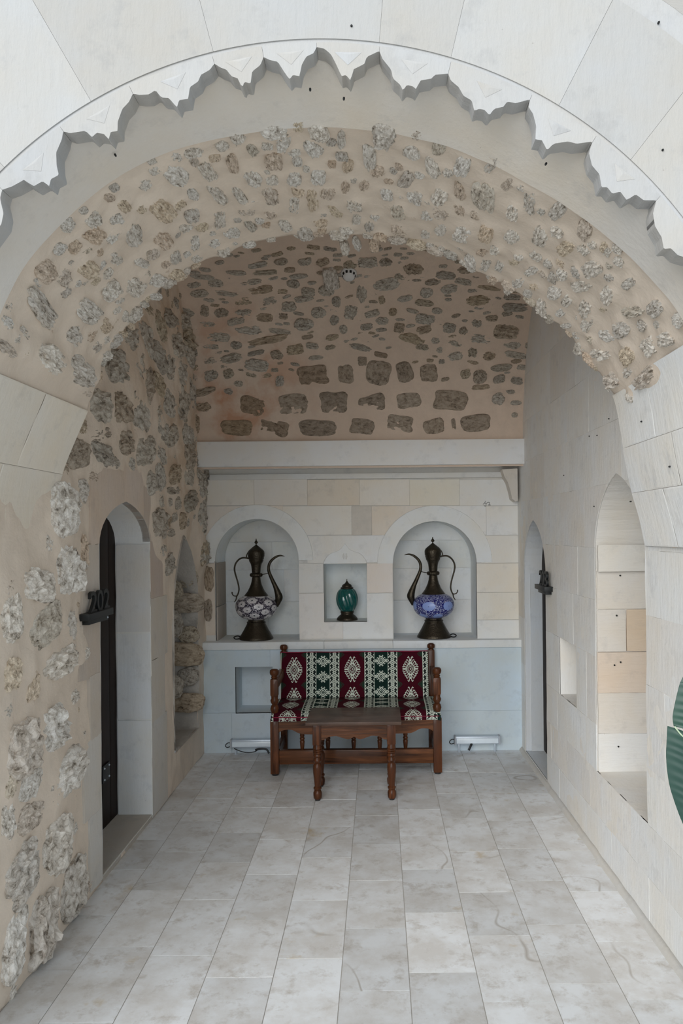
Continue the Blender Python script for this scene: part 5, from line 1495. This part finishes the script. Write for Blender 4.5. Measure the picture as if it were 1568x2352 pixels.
# =================================================================== TEAL GLASS LAMP
gx, _ = PW(797, 1420, 5.83)
glz = cb + 0.0005
gl = thing('glass_lamp', 'small teal glass table lamp in the square middle niche', 'lamp', (gx, 5.84, glz))
K = 1 / 3400.0
Hh = lambda y: (2197 - y) * K
lathe('base', [(r * K, Hh(y)) for r, y in [(265, 2197), (272, 2175), (262, 2140), (235, 2110), (205, 2080), (170, 2055), (160, 2030), (172, 2005), (175, 1975), (160, 1955), (120, 1940)]], M_BRONZE, gl, 48, world=False)
prof = smooth_path([(120, 1985), (165, 1960), (215, 1890), (258, 1790), (275, 1680), (268, 1580), (240, 1480), (195, 1410), (130, 1370)], 8)
n = 144; V = []
for (r, y) in prof:
    for i in range(n):
        a = 2 * pi * i / n; f = 1 + 0.030 * math.cos(13 * a + (1700 - y) / 75.0)
        V.append((r * K * f * math.cos(a), r * K * f * math.sin(a), Hh(y)))
mesh_obj('glass_globe', V, grid_faces(n, len(prof), True), M_TEAL, gl, smooth=True, world=False)
lathe('cap', [(r * K, Hh(y)) for r, y in [(150, 1400), (165, 1385), (168, 1360), (150, 1345), (130, 1335), (125, 1310), (112, 1285), (85, 1265), (55, 1250), (30, 1215), (14, 1190), (8, 1175), (14, 1160), (9, 1150), (0, 1135)]], M_BRONZE, gl, 40, world=False)

# =================================================================== LED WASH LIGHTS ON THE FLOOR
def lamp_bar(label, px0, px1, pyc, cord_big):
    Yb = 5.585
    xa_, za = PW(px0, pyc, Yb); xb_, _ = PW(px1, pyc, Yb)
    zc = za
    t = thing('led_wash_light', label, 'floor lamp', ((xa_ + xb_) / 2, Yb, 0), 'LED wash lights by the back wall')
    h = 0.028
    box('housing', xa_ + 0.008, xb_ - 0.008, Yb - 0.012, Yb + 0.030, zc - h, zc + h, M_ALU, t, 0.005)
    box('lens', xa_ + 0.014, xb_ - 0.014, Yb - 0.020, Yb - 0.008, zc - h + 0.007, zc + h - 0.012, M_LENS, t, 0.005)
    for a in (xa_, xb_ - 0.012): box('end_cap', a, a + 0.012, Yb - 0.022, Yb + 0.032, zc - h - 0.003, zc + h + 0.003, mat_ashlar((0.42, 0.46, 0.52), 0.0, key='cap'), t, 0.003)
    for a in (xa_ + 0.03, xb_ - 0.04): box('bracket', a, a + 0.010, Yb + 0.012, Yb + 0.024, 0.0, zc - h + 0.004, M_ALU, t, 0.002)
    pth = smooth_path([(xa_ + 0.002, Yb, zc + 0.005), (xa_ - 0.02, Yb, zc + 0.004), (xa_ - 0.036, Yb - 0.005, zc - 0.012), (xa_ - 0.024, Yb - 0.005, zc - 0.026), (xa_ + 0.004, Yb, zc - 0.020)], 6)
    tube('cord', pth, 0.0032, M_CORD, t, 8)
    if cord_big:
        pth = smooth_path([(xa_ + 0.03, Yb - 0.02, zc - 0.030), (xa_ + 0.08, Yb - 0.03, zc - 0.048), (xa_ + 0.13, Yb - 0.035, zc - 0.056), (xa_ + 0.18, Yb - 0.03, zc - 0.052), (xa_ + 0.20, Yb - 0.03, zc - 0.040)], 6)
        tube('cord', pth, 0.0035, M_CORD, t, 8)
        pth = smooth_path([(xa_ + 0.185, Yb - 0.03, zc - 0.040), (xa_ + 0.22, Yb - 0.035, zc - 0.030), (xa_ + 0.265, Yb - 0.035, zc - 0.034), (xa_ + 0.285, Yb - 0.04, zc - 0.062)], 6)
        tube('plug_lead', pth, [0.007] * len(pth), M_CORD, t, 10, 0.7)
    else:
        pth = smooth_path([(xa_ + 0.125, Yb - 0.01, zc - 0.022), (xa_ + 0.115, Yb - 0.02, zc - 0.040), (xa_ + 0.100, Yb - 0.03, zc - 0.066)], 6)
        tube('strap', pth, [0.0085] * len(pth), M_CORD, t, 10, 0.4)
    return t
lamp_bar('grey LED light bar partly behind the left bench leg', 529, 634, 1708, True)
lamp_bar('grey LED light bar on the floor right of the bench', 1043, 1148, 1700, False)

# =================================================================== POTTED PLANT
PY = 1.32
pl = thing('potted_plant', 'potted plant with broad ribbed green leaves at right edge', 'plant', (0.63, PY + 0.02, 0))
lathe('pot', [(0.0, 0.0), (0.11, 0.0), (0.12, 0.01), (0.155, 0.27), (0.17, 0.275), (0.17, 0.31), (0.155, 0.315), (0.145, 0.30), (0.14, 0.27), (0.0, 0.27)], M_TERRA, pl, 40, 0.63, PY + 0.02)
lathe('soil', [(0.0, 0.26), (0.138, 0.262), (0.138, 0.285), (0.0, 0.29)], M_SOIL, pl, 32, 0.63, PY + 0.02)
def leaf_lobe(E, Mr, seed, mir=None, ribs=13, bow=0.03, edge=True):
    """blade between an outer edge and the midrib, both given as picture points taken to the plant's depth"""
    Ew = smooth_path([PW(x, y, PY) for x, y in E], 10); Mw = smooth_path([PW(x, y, PY) for x, y in Mr], 10)
    n = min(len(Ew), len(Mw)); m = 14; V = []
    ii = np.linspace(0, 1, n * 2)
    Ex = np.array(Ew); Mx = np.array(Mw)
    tE = np.linspace(0, 1, len(Ex)); tM = np.linspace(0, 1, len(Mx))
    nn = 110
    for k in range(nn):
        t = k / (nn - 1)
        e = (np.interp(t, tE, Ex[:, 0]), np.interp(t, tE, Ex[:, 1])); mm = (np.interp(t, tM, Mx[:, 0]), np.interp(t, tM, Mx[:, 1]))
        for j in range(m):
            s = j / (m - 1)
            x = e[0] + (mm[0] - e[0]) * s; z_ = e[1] + (mm[1] - e[1]) * s + 0.012 * math.sin(s * pi)
            y = PY - bow * math.sin(s * pi * 0.6) + 0.0009 * math.sin((t - 0.05 * s) * ribs * 2 * pi) * min(1, s * 4) * (1 - 0.3 * s) + 0.03 * s
            if mir is not None: x = 2 * mm[0] - x + 0.02; y += 0.05
            V.append((x, y, z_))
    F1 = grid_faces(m, nn)
    base = len(V)
    V += [(a, b + 0.0016, c) for a, b, c in V]
    F2 = [(f[3] + base, f[2] + base, f[1] + base, f[0] + base) for f in F1]
    o = mesh_obj('leaf', V + [], F1 + F2, M_LEAF, pl, smooth=True)
    return o, Ew
E1 = [(1533, 1668), (1531, 1705), (1530, 1740), (1535, 1790), (1545, 1830), (1568, 1892), (1600, 1955), (1645, 2010)]
M1 = [(1652, 1745), (1655, 1785), (1658, 1825), (1660, 1870), (1663, 1920), (1666, 1970), (1668, 2015), (1668, 2050)]
l1, e1 = leaf_lobe(E1, M1, 1, ribs=15)
E2 = [(1640, 1440), (1600, 1490), (1568, 1556), (1560, 1575), (1551, 1612), (1545, 1645), (1547, 1668)]
M2 = [(1645, 1480), (1646, 1530), (1648, 1580), (1650, 1620), (1651, 1665), (1652, 1700), (1652, 1738)]
leaf_lobe(E2, M2, 2, ribs=12)
leaf_lobe(E1, M1, 1, mir=1, ribs=15); leaf_lobe(E2, M2, 2, mir=1, ribs=12)
tube('leaf_margin', [(PW(x, y, PY)[0], PY - 0.006, PW(x, y, PY)[1]) for x, y in smooth_path([(1546, 1667), (1556, 1680), (1568, 1692), (1600, 1715), (1650, 1742)], 5)], 0.0014, M_RIB, pl, 6)
mid = [PW(x, y, PY) for x, y in ((1645, 1450), (1648, 1580), (1652, 1740), (1660, 1870), (1668, 2050), (1680, 2300))]
pth = smooth_path([(a, PY + 0.03, b) for a, b in mid] + [(0.63, PY + 0.02, 0.28)], 6)
tube('stem', pth, [0.003 + 0.008 * i / len(pth) for i in range(len(pth))], M_RIB, pl, 10)
for k, (dx, dy, hz, ln) in enumerate(((0.30, 0.10, 1.35, 0.55), (0.15, -0.25, 1.1, 0.5), (0.38, -0.12, 0.95, 0.45))):
    base_ = Vector((0.63 + 0.03 * k, PY + 0.02, 0.27)); tip = Vector((0.63 + dx, PY + dy, hz))
    tube('stem', smooth_path([tuple(base_), tuple((base_ + tip) / 2 + Vector((-0.02, 0, 0.08))), tuple(tip)], 6), 0.008, M_RIB, pl, 8)
    V = []; nn, m = 40, 9
    d_ = Vector((dx, dy, 0)).normalized(); sd_ = Vector((-d_.y, d_.x, 0))
    for i in range(nn):
        t = i / (nn - 1); w = 0.11 * math.sin(pi * t ** 0.75) + 0.002
        c0 = tip + d_ * ln * t * 0.7 + Vector((0, 0, ln * (0.5 * t - 0.7 * t * t)))
        for j in range(m):
            s = j / (m - 1) * 2 - 1
            V.append(tuple(c0 + sd_ * w * s + Vector((0, 0, 0.03 * abs(s) + 0.003 * math.sin(t * 60)))))
    F1 = grid_faces(m, nn); b0 = len(V); V += [(a, b, c - 0.0016) for a, b, c in V]
    mesh_obj('leaf', V, F1 + [tuple(i + b0 for i in f[::-1]) for f in F1], M_LEAF, pl, smooth=True)

# small pieces hang on the part they belong to (all parts share their thing's origin)
def centre(o):
    P = [Vector(c) for c in o.bound_box]; return sum(P, Vector()) / 8
SUB = {'foot_pad': ('front_post', 'leg'), 'handle_curl': ('handle',), 'lid_hinge': ('lid',), 'spout_brace': ('spout',), 'apron_bead': ('apron',), 'studs': ('hinge_plate',), 'leaf_margin': ('leaf',)}
for o in list(C.objects):
    nm = o.name.split('.')[0]
    if nm in SUB and o.parent is not None:
        cand = [c for c in o.parent.children if c.name.split('.')[0] in SUB[nm]]
        if cand:
            c0 = centre(o); o.parent = min(cand, key=lambda c: (centre(c) - c0).xy.length + 0.2 * abs((centre(c) - c0).z))
